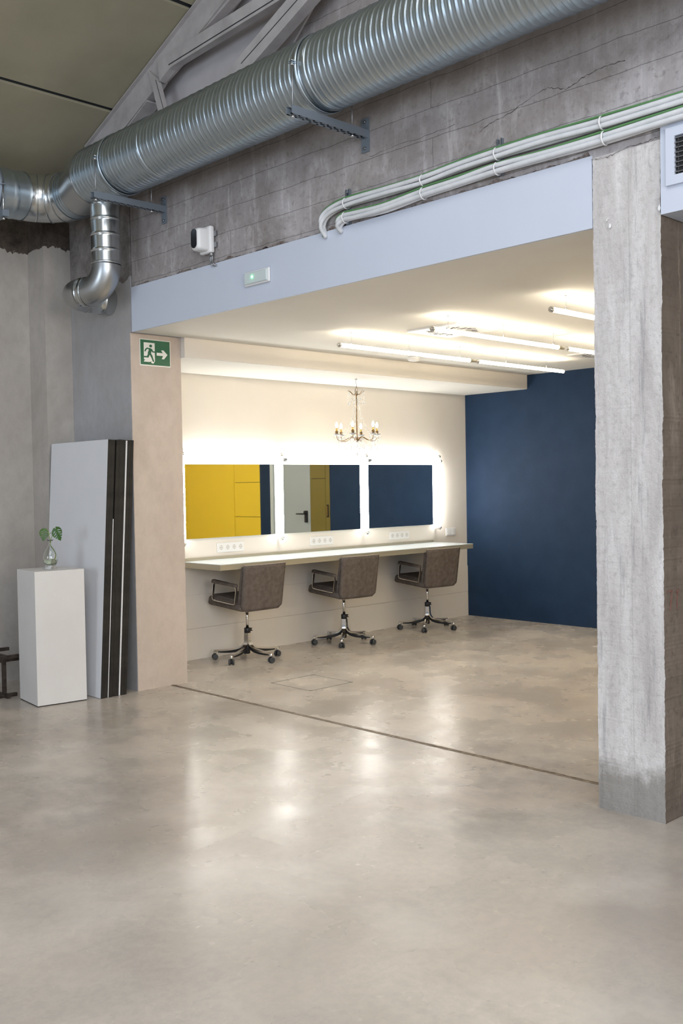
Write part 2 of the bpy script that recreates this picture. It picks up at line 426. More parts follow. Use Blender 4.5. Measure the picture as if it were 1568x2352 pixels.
struct('wall_pillar', bm, ['pillar', 'pillar_side_shaded'])
# next bay to the right: white beam and closed dark space behind
bm = nb(); box(bm, XF-.02, 4.30, -1.5, 2.052, 2.545, 3.0); struct('trim_3', bm, 'beam')
sbox('wall_bay', 'pillar_side_shaded', 4.31, 4.5, -1.6, 2.30, 0, 2.56)
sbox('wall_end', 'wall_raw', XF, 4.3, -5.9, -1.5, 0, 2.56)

# gable wall paint, proud of the concrete
bm = nb(); prism(bm, [(XF-.001, y_, z_) for y_, z_ in ((6.95, 3.75), (6.95, 4.4), (2.9, 5.6), (3.7, 4.5), (4.62, 3.75), (4.9, 3.58))], (-.012, 0, 0)); struct('wall_gable', bm, 'gable')

# sloping roof panels with dark joints
def roof_z(y): return 4.055+.391*(6.028-y)
JO = [6.99, 6.04, 5.10, 4.16, 3.22, 2.28, 1.34, .40]
for i, (a, b) in enumerate(zip([7.9]+JO, JO+[-.6])):
    bm = nb(); a2, b2 = a-.019, b+.019
    prism(bm, [(-6.9, a2, roof_z(a2)), (-6.9, b2, roof_z(b2)), (-6.9, b2, roof_z(b2)+.12), (-6.9, a2, roof_z(a2)+.12)], (10.75, 0, 0))
    struct('ceiling_panel', bm, 'roof')
bm = nb(); prism(bm, [(-6.9, 7.9, roof_z(7.9)+.015), (-6.9, -.6, roof_z(-.6)+.015), (-6.9, -.6, roof_z(-.6)+.1), (-6.9, 7.9, roof_z(7.9)+.1)], (10.74, 0, 0)); struct('ceiling', bm, 'seam')
bm = nb(); prism(bm, [(-6.9, -.6, roof_z(-.6)), (-6.9, -5.9, roof_z(-.6)-2.0), (-6.9, -5.9, roof_z(-.6)-1.88), (-6.9, -.6, roof_z(-.6)+.12)], (10.75, 0, 0)); struct('ceiling_far_slope', bm, 'roof')

# roof truss against the gable (one welded truss: members are its parts)
tr = thing('roof_truss', 'pale grey painted steel roof truss running up against the gable wall', 'truss', (3.75, 5.0, 3.85))
def member(name, yz, x0=3.70, th=.14, m='truss', **kw):
    bm = nb(); prism(bm, [(x0, a, b) for a, b in yz], (th, 0, 0)); return obj(name, bm, m, tr, **kw)
member('rafter', [(6.45, roof_z(6.45)-.008), (-.4, roof_z(-.4)-.008), (-.4, roof_z(-.4)-.165), (4.70, 4.345), (5.06, 4.23), (5.10, 4.21), (5.47, 4.09), (5.53, 4.055), (5.62, 4.02), (6.30, 3.745)], 3.715, .06)
member('flange', [(6.40, roof_z(6.40)-.009), (-.4, roof_z(-.4)-.009), (-.4, roof_z(-.4)-.019), (6.40, roof_z(6.40)-.019)], 3.69, .12)
member('flange', [(6.15, 3.757), (5.61, 3.990), (5.61, 4.000), (6.15, 3.767)], 3.70, .10)
member('flange', [(5.044, 4.232), (-.4, roof_z(-.4)-.177), (-.4, roof_z(-.4)-.165), (5.044, 4.244)], 3.70, .10)
member('tie_beam', [(5.48, 4.219), (4.49, 4.250), (.2, 4.376), (.2, 4.288), (4.19, 4.168), (5.30, 4.128), (5.35, 4.120), (5.46, 4.075)], 3.70, .05)
member('shadow_gap', [(5.352, 4.150), (.2, 4.337), (.2, 4.331), (5.352, 4.144)], 3.6985, .01, 'seam', label='dark gap between the two tie bars')
member('strut', [(5.571, 4.18), (5.478, 4.10), (5.375, 3.82), (5.446, 3.82)], 3.69, .03)
member('shadow_gap', [(5.487, 4.09), (5.483, 4.09), (5.395, 3.86), (5.399, 3.86)], 3.6885, .01, 'seam', label='dark line along the strut')
member('diagonal_brace', [(5.12, 3.760), (4.193, 4.140), (1.2, 5.370), (1.2, 5.180), (4.015, 4.077), (4.66, 3.82), (4.80, 3.76)], 3.69, .07)
member('shadow_gap', [(4.603, 3.921), (1.2, 5.200), (1.2, 5.195), (4.603, 3.916)], 3.6885, .01, 'seam', label='dark gap along the diagonal brace')

# --- inner room
sbox('wall_desk', 'room_wall', 4.29, 8.9, 6.90, 7.05, 0, ZC)
for z in (.262, .548):
    pass
bm = nb(); box(bm, 4.29, 8.56, 6.893, 6.8995, 0, .262); box(bm, 4.29, 8.56, 6.893, 6.8995, .2645, .547); struct('trim_4', bm, 'room_wall')
sbox('wall_navy', 'navy', 8.56, 8.7, 4.67, 6.8995, 0, ZC)
sbox('wall_navy_strip', 'navy', 8.56, 8.7, 3.295, 3.524, 0, ZC)
sbox('wall_back', 'room_wall', 4.3, 8.9, 0.4, 0.5, 0, ZC)
sbox('wall_over_doors', 'room_wall', 8.56, 8.7, .5, 4.67, 2.3, ZC)
sbox('ceiling_room', 'room_ceiling', XF+.01, 8.9, .4, 6.0765, ZC, 2.70)
sbox('ceiling_step', 'room_wall', 4.29, 8.5599, 6.08, 6.9, 2.415, 2.70)
bm = nb(); box(bm, 4.29, 8.5595, 6.082, 6.8995, 2.409, 2.4145); struct('ceiling_soffit', bm, 'room_ceiling')
# hatch: door and cupboards on the far side (seen in the mirrors)
d = sbox('door_1', 'door_grey', 8.56, 8.62, 3.58, 4.302, 0, 2.3)
bm = nb(); box(bm, 8.535, 8.56, 4.212, 4.252, .98, 1.13); tube(bm, [(8.54, 4.232, 1.09), (8.50, 4.232, 1.09), (8.495, 4.20, 1.09), (8.495, 4.10, 1.09)], .009, 8)
tube(bm, [(8.56, 4.232, 1.11), (8.52, 4.232, 1.11)], .022, 14); obj('door_handle', bm, 'black_plastic', d)
bm = nb(); box(bm, 8.545, 8.60, 3.526, 3.545, 0, 2.3); box(bm, 8.55, 8.60, 3.549, 3.556, 0, 2.3); box(bm, 8.54, 8.60, 3.560, 3.578, 0, 2.3); struct('trim_5', bm, 'mirror_edge')
cb = thing('wall_cupboard', 'tall yellow cupboard beside the grey door, reflected in the middle mirror', 'cupboard', (8.58, 4.49, 0))
bm = nb(); box(bm, 8.585, 8.69, 4.304, 4.668, 0, 2.3); obj('body', bm, 'seam', cb)
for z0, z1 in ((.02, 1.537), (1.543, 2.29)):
    bm = nb(); box(bm, 8.56, 8.584, 4.306, 4.586, z0, z1); obj('door', bm, 'yellow_shaded', cb)
bm = nb(); box(bm, 8.56, 8.584, 4.592, 4.666, .02, 2.29); nd = obj('door', bm, 'yellow_shaded', cb)
bm = nb(); hexa(bm, [(8.55, 4.612, 1.05), (8.56, 4.612, 1.05), (8.56, 4.645, 1.05), (8.55, 4.645, 1.05), (8.55, 4.612, 1.21), (8.56, 4.612, 1.21), (8.56, 4.645, 1.21), (8.55, 4.645, 1.21)], .003, 2); obj('handle', bm, 'dark', nd)
bm = nb(); box(bm, 8.545, 8.5495, 4.621, 4.636, 1.065, 1.195); obj('latch', bm, 'brass', nd)
pn = thing('wall_panelling', 'large yellow wall panels with fine joints, reflected in the left mirror', 'panelling', (8.58, 2.0, 0))
bm = nb(); box(bm, 8.585, 8.69, .5, 3.294, 0, 2.3); obj('backing', bm, 'seam', pn)
for y0, y1, z0, z1 in ((.5, 2.728, .0, 2.3), (2.734, 3.293, 0, 1.035), (2.734, 3.293, 1.041, 1.508), (2.734, 3.293, 1.514, 2.3)):
    bm = nb(); box(bm, 8.56, 8.584, y0, y1, z0, z1); obj('panel', bm, 'yellow', pn)

# floor track between hall and room
bm = nb()
box(bm, 4.138, 4.146, 2.38, 6.19, 0, .003); box(bm, 4.156, 4.164, 2.38, 6.19, 0, .003); box(bm, 4.146, 4.156, 2.38, 6.19, 0, .0008)
struct('trim_6', bm, ['track'])
# floor hatch
fh = thing('floor_hatch', 'flush square floor hatch outlined by a thin dark frame in the room floor', 'hatch', (4.9, 5.42, 0))
x0, x1, y0, y1 = 4.688, 5.107, 5.205, 5.640
bm = nb()
for a in ((x0, x1, y0, y0+.004), (x0, x1, y1-.004, y1), (x0, x0+.004, y0, y1), (x1-.004, x1, y0, y1)): box(bm, *a, 0, .0016)
obj('frame', bm, 'steel_dark', fh)
for cx, cy in ((x0, y0), (x0, y1), (x1, y0), (x1, y1)):
    sx = 1 if cx == x0 else -1; sy = 1 if cy == y0 else -1
    bm = nb(); prism(bm, [(cx, cy, .0), (cx+sx*.026, cy, .0), (cx, cy+sy*.026, .0)], (0, 0, .0024)); obj('corner_plate', bm, 'steel_dark', fh)

# ================================================================== HALL WALL FITTINGS
# --- spiral duct
def spiral(bm, c, r, y0, y1, pitch=.072, amp=.0085, seg=72, n=12):
    cx, cz = c; rows = int((y1-y0)/pitch*n); rings = []
    for i in range(rows+1):
        yv = y0+(y1-y0)*i/rows; ring = []
        for k in range(seg):
            ph = ((yv/pitch)-k/seg) % 1.0
            b = math.exp(-((ph-.5)/.055)**2)*amp
            ph2 = min(abs(ph-.0), abs(ph-1.0)); b += math.exp(-(ph2/.05)**2)*amp*.75
            ph3 = min(abs(ph-.25), abs(ph-.75)); b += math.exp(-(ph3/.04)**2)*amp*.25
            a = 2*PI*k/seg; ring.append(bm.verts.new((cx+(r+b)*math.cos(a), yv, cz+(r+b)*math.sin(a))))
        rings.append(ring)
    for a, b in zip(rings, rings[1:]):
        for k in range(seg):
            f = bm.faces.new((a[k], a[(k+1) % seg], b[(k+1) % seg], b[k])); f.smooth = True
DX, DZ, DR = 3.548, 3.561, .187
big = thing('ventilation_duct', 'large galvanised spiral duct running along the top of the concrete wall', 'duct', (DX, 3.8, DZ-DR))
for a, b in ((-2.4, 3.705), (3.725, 5.225), (5.245, 6.02)):
    bm = nb(); spiral(bm, (DX, DZ), DR, a, b); obj('duct_section', bm, 'galv', big)
for yv in (3.715, 5.235):
    bm = nb(); lathe(bm, [(DR-.01, -.02), (DR+.003, -.02), (DR+.0045, -.012), (DR+.0045, .012), (DR+.003, .02), (DR-.01, .02)], (DX, yv, DZ), 72, 'Y', False); obj('coupling', bm, 'galv', big)
# elbow: reducer, gores, short run to the left
r2_, z2_, yb, xb = .163, 3.505, 6.30, 3.30
bm = nb(); lathe(bm, [(DR+.002, 0), (DR+.006, .005), (DR+.002, .01), (DR, .02)], (DX, 6.02, DZ), 60, 'Y', False)
rg = []
for yv, rr, zz in ((6.03, DR, DZ), (6.08, DR-.001, DZ-.004), (6.20, .166, 3.513), (6.23, .164, 3.507)):
    rg.append([bm.verts.new((DX+rr*math.cos(2*PI*k/60), yv, zz+rr*math.sin(2*PI*k/60))) for k in range(60)])
for a, b in zip(rg, rg[1:]):
    for k in range(60):
        f = bm.faces.new((a[k], a[(k+1) % 60], b[(k+1) % 60], b[k])); f.smooth = True
obj('reducer', bm, 'galv_smooth', big)
def ring_tube(bm, path, r, seg=56, ribs=None):
    rs = [r+(ribs(i) if ribs else 0) for i in range(len(path))]; tube(bm, path, rs, seg, False)
bm = nb()
pth = [(DX, 6.225+i*.006, z2_) for i in range(16)]
ring_tube(bm, pth, r2_, ribs=lambda i: .006 if i % 5 == 2 else 0); obj('collar', bm, 'galv', big)
# four gores swept through 90 degrees
R0 = .26; cy_, cx_ = 6.315, DX-R0
gs = 4
for g in range(gs):
    bm = nb(); p = []; rr = []
    for i in range(9):
        a = (g+i/8)*(PI/2)/gs
        p.append((cx_+R0*math.cos(a), cy_+R0*math.sin(a), z2_)); rr.append(r2_+(.005 if i in (0, 8) else 0))
    p.insert(1, tuple(.9*a+.1*b for a, b in zip(p[0], p[1]))); rr.insert(1, r2_)
    p.insert(-1, tuple(.9*a+.1*b for a, b in zip(p[-1], p[-2]))); rr.insert(-1, r2_)
    tube(bm, p, rr, 56, False); obj('elbow_gore', bm, 'galv_bright', big)
yE = cy_+R0
bm = nb(); rows = 110; rings = []
for i in range(rows+1):
    xv = cx_-i*.012; ring = []
    for k in range(56):
        ph = ((i/9.0)+k/56) % 1.0; b = math.exp(-((ph-.5)/.08)**2)*.005; a = 2*PI*k/56
        ring.append(bm.verts.new((xv, yE+(r2_+b)*math.cos(a), z2_+(r2_+b)*math.sin(a))))
    rings.append(ring)
for a, b in zip(rings, rings[1:]):
    for k in range(56):
        f = bm.faces.new((a[k], a[(k+1) % 56], b[(k+1) % 56], b[k])); f.smooth = True
obj('duct_section', bm, 'galv', big)

# --- brackets
def bracket(label, y, axis='Y'):
    b = thing('duct_bracket', label, 'bracket', (XF, y, 3.25), 'slotted steel brackets under the duct')
    bm = nb(); box(bm, XF-.008, XF-.0005, y-.028, y+.028, 3.23, 3.41); o = obj('wall_plate', bm, 'strut', b)
    for zz in (3.25, 3.39):
        bm = nb(); tube(bm, [(XF-.008, y, zz), (XF-.018, y, zz)], .009, 6); obj('bolt', bm, 'steel', o)
    bm = nb(); X0 = 3.315
    for k in (-1, 1): box(bm, X0, XF-.008, y+k*.0205-.0015, y+k*.0205+.0015, 3.303, 3.344)
    # slotted floor of the channel
    xs = X0; n = 11; p = (XF-.008-X0)/n
    for i in range(n):
        box(bm, X0+i*p, X0+i*p+.014, y-.019, y+.019, 3.303, 3.306)
    for k in (-1, 1): box(bm, X0, XF-.008, y+k*.0135-.0055, y+k*.0135+.0055, 3.303, 3.306); box(bm, X0, XF-.008, y+k*.0155-.004, y+k*.0155+.004, 3.341, 3.344)
    obj('channel', bm, 'strut', b)
    for xr in (DX-DR-.022, DX+DR+.022):
        bm = nb(); tube(bm, [(xr, y, 3.30), (xr, y, DZ+.02)], .0035, 8); r = obj('threaded_rod', bm, 'steel', b)
        bm = nb(); bm.free()
        for n0, n1 in ((3.290, 3.302), (DZ-.012, DZ-.004), (DZ+.008, DZ+.016)):
            bm = nb(); tube(bm, [(xr, y, n0), (xr, y, n1)], .010, 6); obj('nut', bm, 'chrome', r)
    bm = nb(); lathe(bm, [(DR+.0075, -.014), (DR+.011, -.014), (DR+.011, .014), (DR+.0075, .014)], (DX, y, DZ), 72, 'Y', False)
    for k in (-1, 1):
        xa, xb2 = DX+k*(DR+.008), DX+k*(DR+.036); box(bm, min(xa, xb2), max(xa, xb2), y-.014, y+.014, DZ-.004, DZ-.001); box(bm, min(xa, xb2), max(xa, xb2), y-.014, y+.014, DZ+.005, DZ+.008)
    obj('pipe_clamp', bm, 'galv', b)
    return b
bracket('slotted steel bracket carrying the middle of the big duct', 3.763)
bracket('slotted steel bracket carrying the big duct beside the elbow and small downpipe', 5.666)
# bracket on the left wall
lb = thing('duct_bracket', 'slotted steel bracket at the left edge of the photo under the duct end', 'bracket', (2.93, 7.2, 3.25), 'slotted steel brackets under the duct')
bm = nb(); box(bm, 3.045, 3.09, 6.36, 7.195, 3.288, 3.33); obj('channel', bm, 'strut', lb)
for yr in (yE-r2_-.02,):
    bm = nb(); tube(bm, [(3.067, yr, 3.27), (3.067, yr, z2_+.02)], .004, 8); tube(bm, [(3.067, yr, 3.27), (3.067, yr, 3.285)], .010, 6); obj('threaded_rod', bm, 'chrome', lb)
bm = nb(); lathe(bm, [(r2_+.006, -.014), (r2_+.009, -.014), (r2_+.009, .014), (r2_+.006, .014)], (3.067, yE, z2_), 56, 'X', False); box(bm, 3.053, 3.081, yE-r2_-.035, yE-r2_, z2_-.003, z2_+.004); obj('pipe_clamp', bm, 'strut', lb)

# --- small downpipe with double bend
sp = thing('branch_duct', 'small galvanised branch pipe dropping from the big duct and bending back into the wall', 'duct', (3.6, 6.0, 2.7))
SX, SY, SR = 3.604, 6.0, .098
bm = nb(); pr = []
zt = 3.435
h = zt
while h > 2.985:
    ph = ((zt-h) % .105)/.105; pr.append((SR+.0045*math.exp(-((ph-.5)/.06)**2), h)); h -= .003
lathe(bm, pr, (SX, SY, 0), 48, 'Z', False); obj('pipe_section', bm, 'galv_bright', sp)
bm = nb(); lathe(bm, [(SR+.002, 2.975), (SR+.006, 2.98), (SR+.002, 2.99)], (SX, SY, 0), 48, 'Z', False)
ang = math.radians(100)  # first bend sweeps towards the corner
def arc(c, u, v, R, a0, a1, n=14):
    c, u, v = Vector(c), Vector(u).normalized(), Vector(v).normalized()
    return [c+R*(math.cos(a0+(a1-a0)*i/n)*u+math.sin(a0+(a1-a0)*i/n)*v) for i in range(n+1)]
dirA = Vector((-.30, .95, 0)).normalized(); RB = .165
pA = arc(Vector((SX, SY, 2.975))+dirA*RB, -dirA, (0, 0, -1), RB, 0, PI/2)
tube(bm, pA, SR, 48, False); obj('elbow', bm, 'galv_smooth', sp)
e1 = pA[-1]
bm = nb(); pth = [e1+dirA*t for t in (0, .004, .008, .045, .049, .053)]; tube(bm, pth, [SR+.001, SR+.005, SR+.001, SR+.001, SR+.005, SR+.001], 48, False); obj('coupling', bm, 'galv_bright', sp)
e2 = pth[-1]
side = Vector((1, 0, 0)); 
perp = (side-dirA*side.dot(dirA)).normalized()
RB2 = .125; a_tot = math.acos(max(-1, min(1, dirA.dot(Vector((1, 0, 0))))))
pB = arc(e2+perp*RB2, -perp, dirA, RB2, 0, a_tot, 16)
bm = nb(); tube(bm, pB, SR, 48, False); obj('elbow', bm, 'galv_smooth', sp)
e3 = pB[-1]; dB = (pB[-1]-pB[-2]).normalized()
bm = nb(); L_ = (XF+.02-e3.x)/max(.2, dB.x)
pth = [e3+dB*t for t in (0, .004, .008, L_*.5, L_*.5+.004, L_*.5+.008, L_)]; tube(bm, pth, [SR+.001, SR+.005, SR+.001, SR, SR+.004, SR, SR], 48, False); obj('wall_sleeve', bm, 'galv_bright', sp)
bm = nb(); prism(bm, [e1+Vector((-.075, -.075, .062))+Vector(v) for v in ((0, 0, 0), (.02, -.008, 0), (.02, -.004, .036), (0, .004, .036))], (-.003, -.003, 0)); bm.free()

# --- cable bundles
UP = [(4.080, 2.842), (4.078, 2.905), (4.030, 2.955), (3.885, 2.978), (3.595, 2.976), (3.33, 2.974), (3.10, 2.986), (2.863, 2.992), (2.60, 2.990), (2.312, 2.984), (1.948, 2.982), (1.6, 2.985), (.6, 2.99), (-.4, 2.985), (-1.45, 2.99)]
LO = [(3.955, 2.849), (3.945, 2.880), (3.897, 2.903), (3.80, 2.901), (3.597, 2.895), (3.331, 2.909), (3.10, 2.915), (2.864, 2.923), (2.60, 2.918), (2.300, 2.917), (1.949, 2.922), (1.6, 2.925), (.6, 2.93), (-.4, 2.925), (-1.45, 2.93)]
def bundle(path, label, ties):
    b = thing('cable_bundle', label, 'cables', (XF-.03, 2.7, 2.85), 'cable bundles above the white beam')
    offs = [(-.013, .011, .0115), (-.013, -.011, .0115), (.010, .0135, .011), (.010, -.0115, .011)]
    for i, (dx, dz, r) in enumerate(offs):
        pts = []
        for j, (yv, zv) in enumerate(path):
            k = .3 if j == 0 else 1
            pts.append((XF-.036+dx*k+random.uniform(-.002, .002), yv, zv+dz*k+random.uniform(-.0025, .0025)))
        pts[0] = (XF-.008, path[0][0], path[0][1]-.006)
        bm = nb(); tube(bm, smooth_path(pts, 6), r, 10); obj('cable', bm, 'cable', b)
    pts = [(XF-.045, yv+(.012 if j < 2 else 0), zv+.027+random.uniform(-.003, .004)) for j, (yv, zv) in enumerate(path)]
    pts[0] = (XF-.008, path[0][0]+.022, path[0][1]+.004)
    bm = nb(); tube(bm, smooth_path(pts, 6), .0055, 8); obj('cable', bm, 'cable_green', b, label='green earth cable')
    for yt in ties:
        z = None
        for (a, za), (c, zc) in zip(path, path[1:]):
            if c <= yt <= a: z = za+(zc-za)*(a-yt)/(a-c)
        bm = nb(); lathe(bm, [(.0285, -.004), (.031, -.003), (.031, .003), (.0285, .004)], (XF-.037, yt, z+.001), 20, 'Y', False); obj('cable_tie', bm, 'white_plastic', b)
bundle(UP, 'upper bundle of white conduits and a green cable along the concrete wall', (3.885, 3.33, 2.87, 2.31))
bundle(LO, 'lower bundle of white conduits and a green cable just above the white beam', (3.893, 3.33, 2.87, 2.30))
for yv, z0, z1, lab in ((3.897, 2.872, 3.062, 'short slotted steel rail behind the left end of the cable bundles'), (2.872, 2.895, 3.07, 'short slotted steel rail behind the middle of the cable bundles')):
    bm = nb(); zz = z0
    for k in (-1, 1): box(bm, XF-.017, XF-.0005, yv+k*.013-.002, yv+k*.013+.002, z0, z1); box(bm, XF-.017, XF-.015, yv+k*.0105-.0035, yv+k*.0105+.0035, z0, z1)
    while zz < z1-.012: box(bm, XF-.017, XF-.015, yv-.007, yv+.007, zz, zz+.012); zz += .034
    tag(obj('mounting_rail', bm, 'strut'), lab, 'rail', 'mounting rails behind the cables')

# --- cracks and chips in the concrete (raised slivers of shadowed edge and white filler)
def crack(name, pts, w, m, lab):
    bm = nb(); P = smooth_path([(XF-.0006, a, b) for a, b in pts], 7); top = []; bot = []
    for p in P:
        ww = w*random.uniform(.25, 1.1); j = random.uniform(-.004, .004)
        top.append((p.x, p.y, p.z+ww+j)); bot.append((p.x, p.y, p.z-ww+j))
    for i in range(len(P)-1):
        v = [bm.verts.new(q) for q in (top[i], top[i+1], bot[i+1], bot[i])]; bm.faces.new(v)
    bmesh.ops.remove_doubles(bm, verts=bm.verts, dist=1e-6)
    struct(name, bm, m)
crack('trim_7', [(3.0, 3.135), (2.93, 3.165), (2.86, 3.168), (2.75, 3.20), (2.62, 3.232), (2.56, 3.215), (2.50, 3.20), (2.42, 3.225), (2.333, 3.236), (2.22, 3.235)], .0022, 'crack', '')
crack('trim_8', [(3.74, 3.20), (3.55, 3.214), (3.35, 3.208), (3.15, 3.213)], .0012, 'crack', '')
crack('trim_9', [(2.38, 2.853), (2.30, 2.845), (2.22, 2.86), (2.12, 2.862), (2.06, 2.868)], .0018, 'crack', '')
for o in bpy.data.objects:
    if o.name in ('trim_9',): o.location.x -= .013

for i, (cy, cz, a, b, dx) in enumerate(((2.292, 2.548, .007, .013, .0125), (2.308, 2.575, .004, .004, .0125), (2.301, 2.580, .003, .003, .0125), (2.062, 2.575, .006, .016, .0125))):
    bm = nb(); n = 9
    prism(bm, [(XF-dx, cy+a*math.cos(2*PI*k/n+.4)*random.uniform(.6, 1.1), cz+b*math.sin(2*PI*k/n+.4)*random.uniform(.6, 1.1)) for k in range(n)], (-.0025, 0, 0)); struct('trim_%d' % (10+i), bm, 'chip')

# --- camera box
cm = thing('security_camera', 'white wall camera with a dark oval front on the concrete above the beam', 'camera', (3.80, 5.17, 2.92))
bm = nb(); hexa(bm, [(3.815, 5.105, 2.935), (3.852, 5.105, 2.935), (3.852, 5.225, 2.935), (3.815, 5.225, 2.935), (3.815, 5.105, 3.105), (3.852, 5.105, 3.105), (3.852, 5.225, 3.105), (3.815, 5.225, 3.105)], .012, 3); obj('back_plate', bm, 'white_plastic', cm, True)
bm = nb(); hexa(bm, [(3.735, 5.122, 2.948), (3.83, 5.115, 2.945), (3.83, 5.215, 2.945), (3.735, 5.208, 2.948), (3.735, 5.122, 3.082), (3.83, 5.115, 3.095), (3.83, 5.215, 3.095), (3.735, 5.208, 3.082)], .022, 4); obj('housing', bm, 'white_plastic', cm, True)
bm = nb(); pp = []
for i in range(32):
    a = 2*PI*i/32; pp.append((3.7345, 5.166+.028*math.cos(a), 3.018+(.034 if math.sin(a) > 0 else -.034)*(1 if abs(math.sin(a)) > 1e-6 else 0)+.026*math.sin(a)))
prism(bm, pp, (-.004, 0, 0)); obj('lens_cover', bm, 'lens', cm)
for zz in (2.985, 3.055):
    bm = nb(); box(bm, 3.845, XF-.0005, 5.085, 5.112, zz-.016, zz+.016); tube(bm, [(3.855, 5.092, zz-.01), (3.855, 5.092, zz+.01)], .008, 8); obj('mounting_clip', bm, 'steel', cm)
bm = nb(); tube(bm, [(3.838, 5.125, 2.94), (3.838, 5.125, 2.915)], .0145, 14); obj('cable_gland', bm, 'steel', cm)
for dy in (-.008, .008):
    bm = nb(); tube(bm, smooth_path([(3.838, 5.125+dy, 2.918), (3.836, 5.124+dy, 2.885), (3.838, 5.112+dy, 2.862), (3.857, 5.10+dy, 2.852)], 5), .0058, 8); obj('cable', bm, 'steel', cm)

# --- emergency light on the beam
el = thing('emergency_light', 'slim white emergency light with a glowing green lamp on the painted beam', 'light', (3.84, 4.68, 2.67))
XB = XF-.006
bm = nb(); hexa(bm, [(XB-.016, 4.565, 2.669), (XB, 4.565, 2.669), (XB, 4.802, 2.669), (XB-.016, 4.802, 2.669), (XB-.016, 4.565, 2.757), (XB, 4.565, 2.757), (XB, 4.802, 2.757), (XB-.016, 4.802, 2.757)], .009, 3); obj('housing', bm, 'white_plastic', el)
bm = nb(); hexa(bm, [(XB-.026, 4.578, 2.679), (XB-.014, 4.578, 2.679), (XB-.014, 4.79, 2.679), (XB-.026, 4.79, 2.679), (XB-.026, 4.578, 2.747), (XB-.014, 4.578, 2.747), (XB-.014, 4.79, 2.747), (XB-.026, 4.79, 2.747)], .006, 3); obj('cover', bm, 'diffuse_cover', el)
bm = nb(); lathe(bm, [(.001, -.003), (.006, -.002), (.0075, .003)], (XB-.027, 4.712, 2.718), 16, 'X'); obj('indicator_lamp', bm, 'green_led', el)

# --- vent grille on the right beam
gr = thing('vent_grille', 'white framed ventilation grille at the right edge beside the pillar', 'vent', (3.83, 1.75, 2.66))
XV = XF-.02
bm = nb(); a0, a1, b0, b1 = 1.42, 2.022, 2.652, 2.885
for a in ((a0, a1, b0, b0+.038), (a0, a1, b1-.038, b1), (a1-.038, a1, b0+.038, b1-.038), (a0, a0+.038, b0+.038, b1-.038)): box(bm, XV-.014, XV-.0005, *a)
obj('frame', bm, 'beam', gr)
bm = nb(); box(bm, XV-.002, XV-.0006, a0+.038, a1-.038, b0+.038, b1-.038); obj('backing', bm, 'dark', gr)
for i in range(9):
    z = b0+.047+i*.0195; bm = nb(); prism(bm, [(XV-.012, a0+.038, z), (XV-.003, a0+.038, z+.010), (XV-.003, a0+.038, z+.0115), (XV-.012, a0+.038, z+.0025)], (0, a1-a0-.076, 0)); obj('slat', bm, 'steel', gr)
for i in range(24):
    yv = a0+.055+i*.0215
    bm = nb(); box(bm, XV-.0028, XV-.0022, yv, yv+.002, b0+.04, b1-.04); obj('rear_slat', bm, 'steel', gr)

# --- marks on the right pillar
def strokes(bm, pts, w, yv):
    for (a, b), (c, d) in zip(pts, pts[1:]):
        dx, dz = c-a, d-b; l = math.hypot(dx, dz); nx, nz = -dz/l*w, dx/l*w
        prism(bm, [(a+nx, yv, b+nz), (c+nx, yv, d+nz), (c-nx, yv, d-nz), (a-nx, yv, b-nz)], (0, .004, 0))
bm = nb(); strokes(bm, [(3.878, .978), (3.915, .984), (3.899, .90)], .0022, 2.0535); strokes(bm, [(3.952, .968), (3.972, .985), (3.958, .94), (3.962, .895)], .0020, 2.0535)
tag(obj('painted_mark', bm, 'red_paint'), 'faint red hand painted number on the brown side of the right pillar', 'marking')

# --- exit sign
sg = thing('exit_sign', 'green and white running man exit sign on the beige reveal', 'sign', (4.065, 6.12, 2.33))
S0, S1, T0, T1 = 3.938, 4.192, 2.337, 2.520
YS = 6.128
def sxy(x, y):   # drawing coordinates 0..245 x 0..200 (down) to the sign plane
    return (S0+.004+(S1-S0-.008)*x/245, T1-.004-(T1-T0-.008)*y/200)
bm = nb(); box(bm, S0-.003, S1+.003, YS-.003, YS-.0003, T0-.005, T1+.003); obj('plate', bm, 'sign_white', sg)
bm = nb(); box(bm, S0+.002, S1-.002, YS-.0036, YS-.0030, T0+.003, T1-.002); obj('green_field', bm, 'sign_green', sg)
def poly(bm, pts, y1, th=.0005): prism(bm, [(sxy(*p)[0], y1, sxy(*p)[1]) for p in pts], (0, th, 0))
bm = nb(); poly(bm, [(26, 20), (118, 20), (118, 168), (104, 190), (84, 184), (92, 172), (70, 178), (24, 178), (34, 160), (26, 158)], YS-.0041); obj('door_symbol', bm, 'sign_white', sg)
bm = nb()
def cap(p, q, w):
    n = 7; a = math.atan2(q[1]-p[1], q[0]-p[0]); pts = []
    for i in range(n+1): t = a+PI/2+PI*i/n; pts.append((p[0]+w*math.cos(t), p[1]+w*math.sin(t)))
    for i in range(n+1): t = a-PI/2+PI*i/n; pts.append((q[0]+w*math.cos(t), q[1]+w*math.sin(t)))
    poly(bm, pts, YS-.0047-random.uniform(0, .0001))
poly(bm, [(84+12*math.cos(2*PI*i/20), 46+12*math.sin(2*PI*i/20)) for i in range(20)], YS-.0047)
poly(bm, [(52, 62), (84, 64), (94, 72), (84, 112), (62, 118), (58, 104), (68, 78)], YS-.0047)
for p, q, w_ in (((56, 66), (42, 76), 5.5), ((42, 76), (36, 90), 5), ((90, 74), (100, 92), 5.5), ((100, 92), (130, 94), 5),
                 ((78, 108), (92, 134), 8), ((92, 134), (104, 168), 6.5), ((68, 112), (58, 136), 8), ((58, 136), (18, 138), 6)): cap(p, q, w_)
obj('running_figure', bm, 'sign_green', sg)
bm = nb(); poly(bm, [(134, 96), (186, 96), (172, 74), (192, 72), (226, 108), (196, 146), (176, 146), (188, 120), (134, 120)], YS-.0042); obj('arrow', bm, 'sign_white', sg)

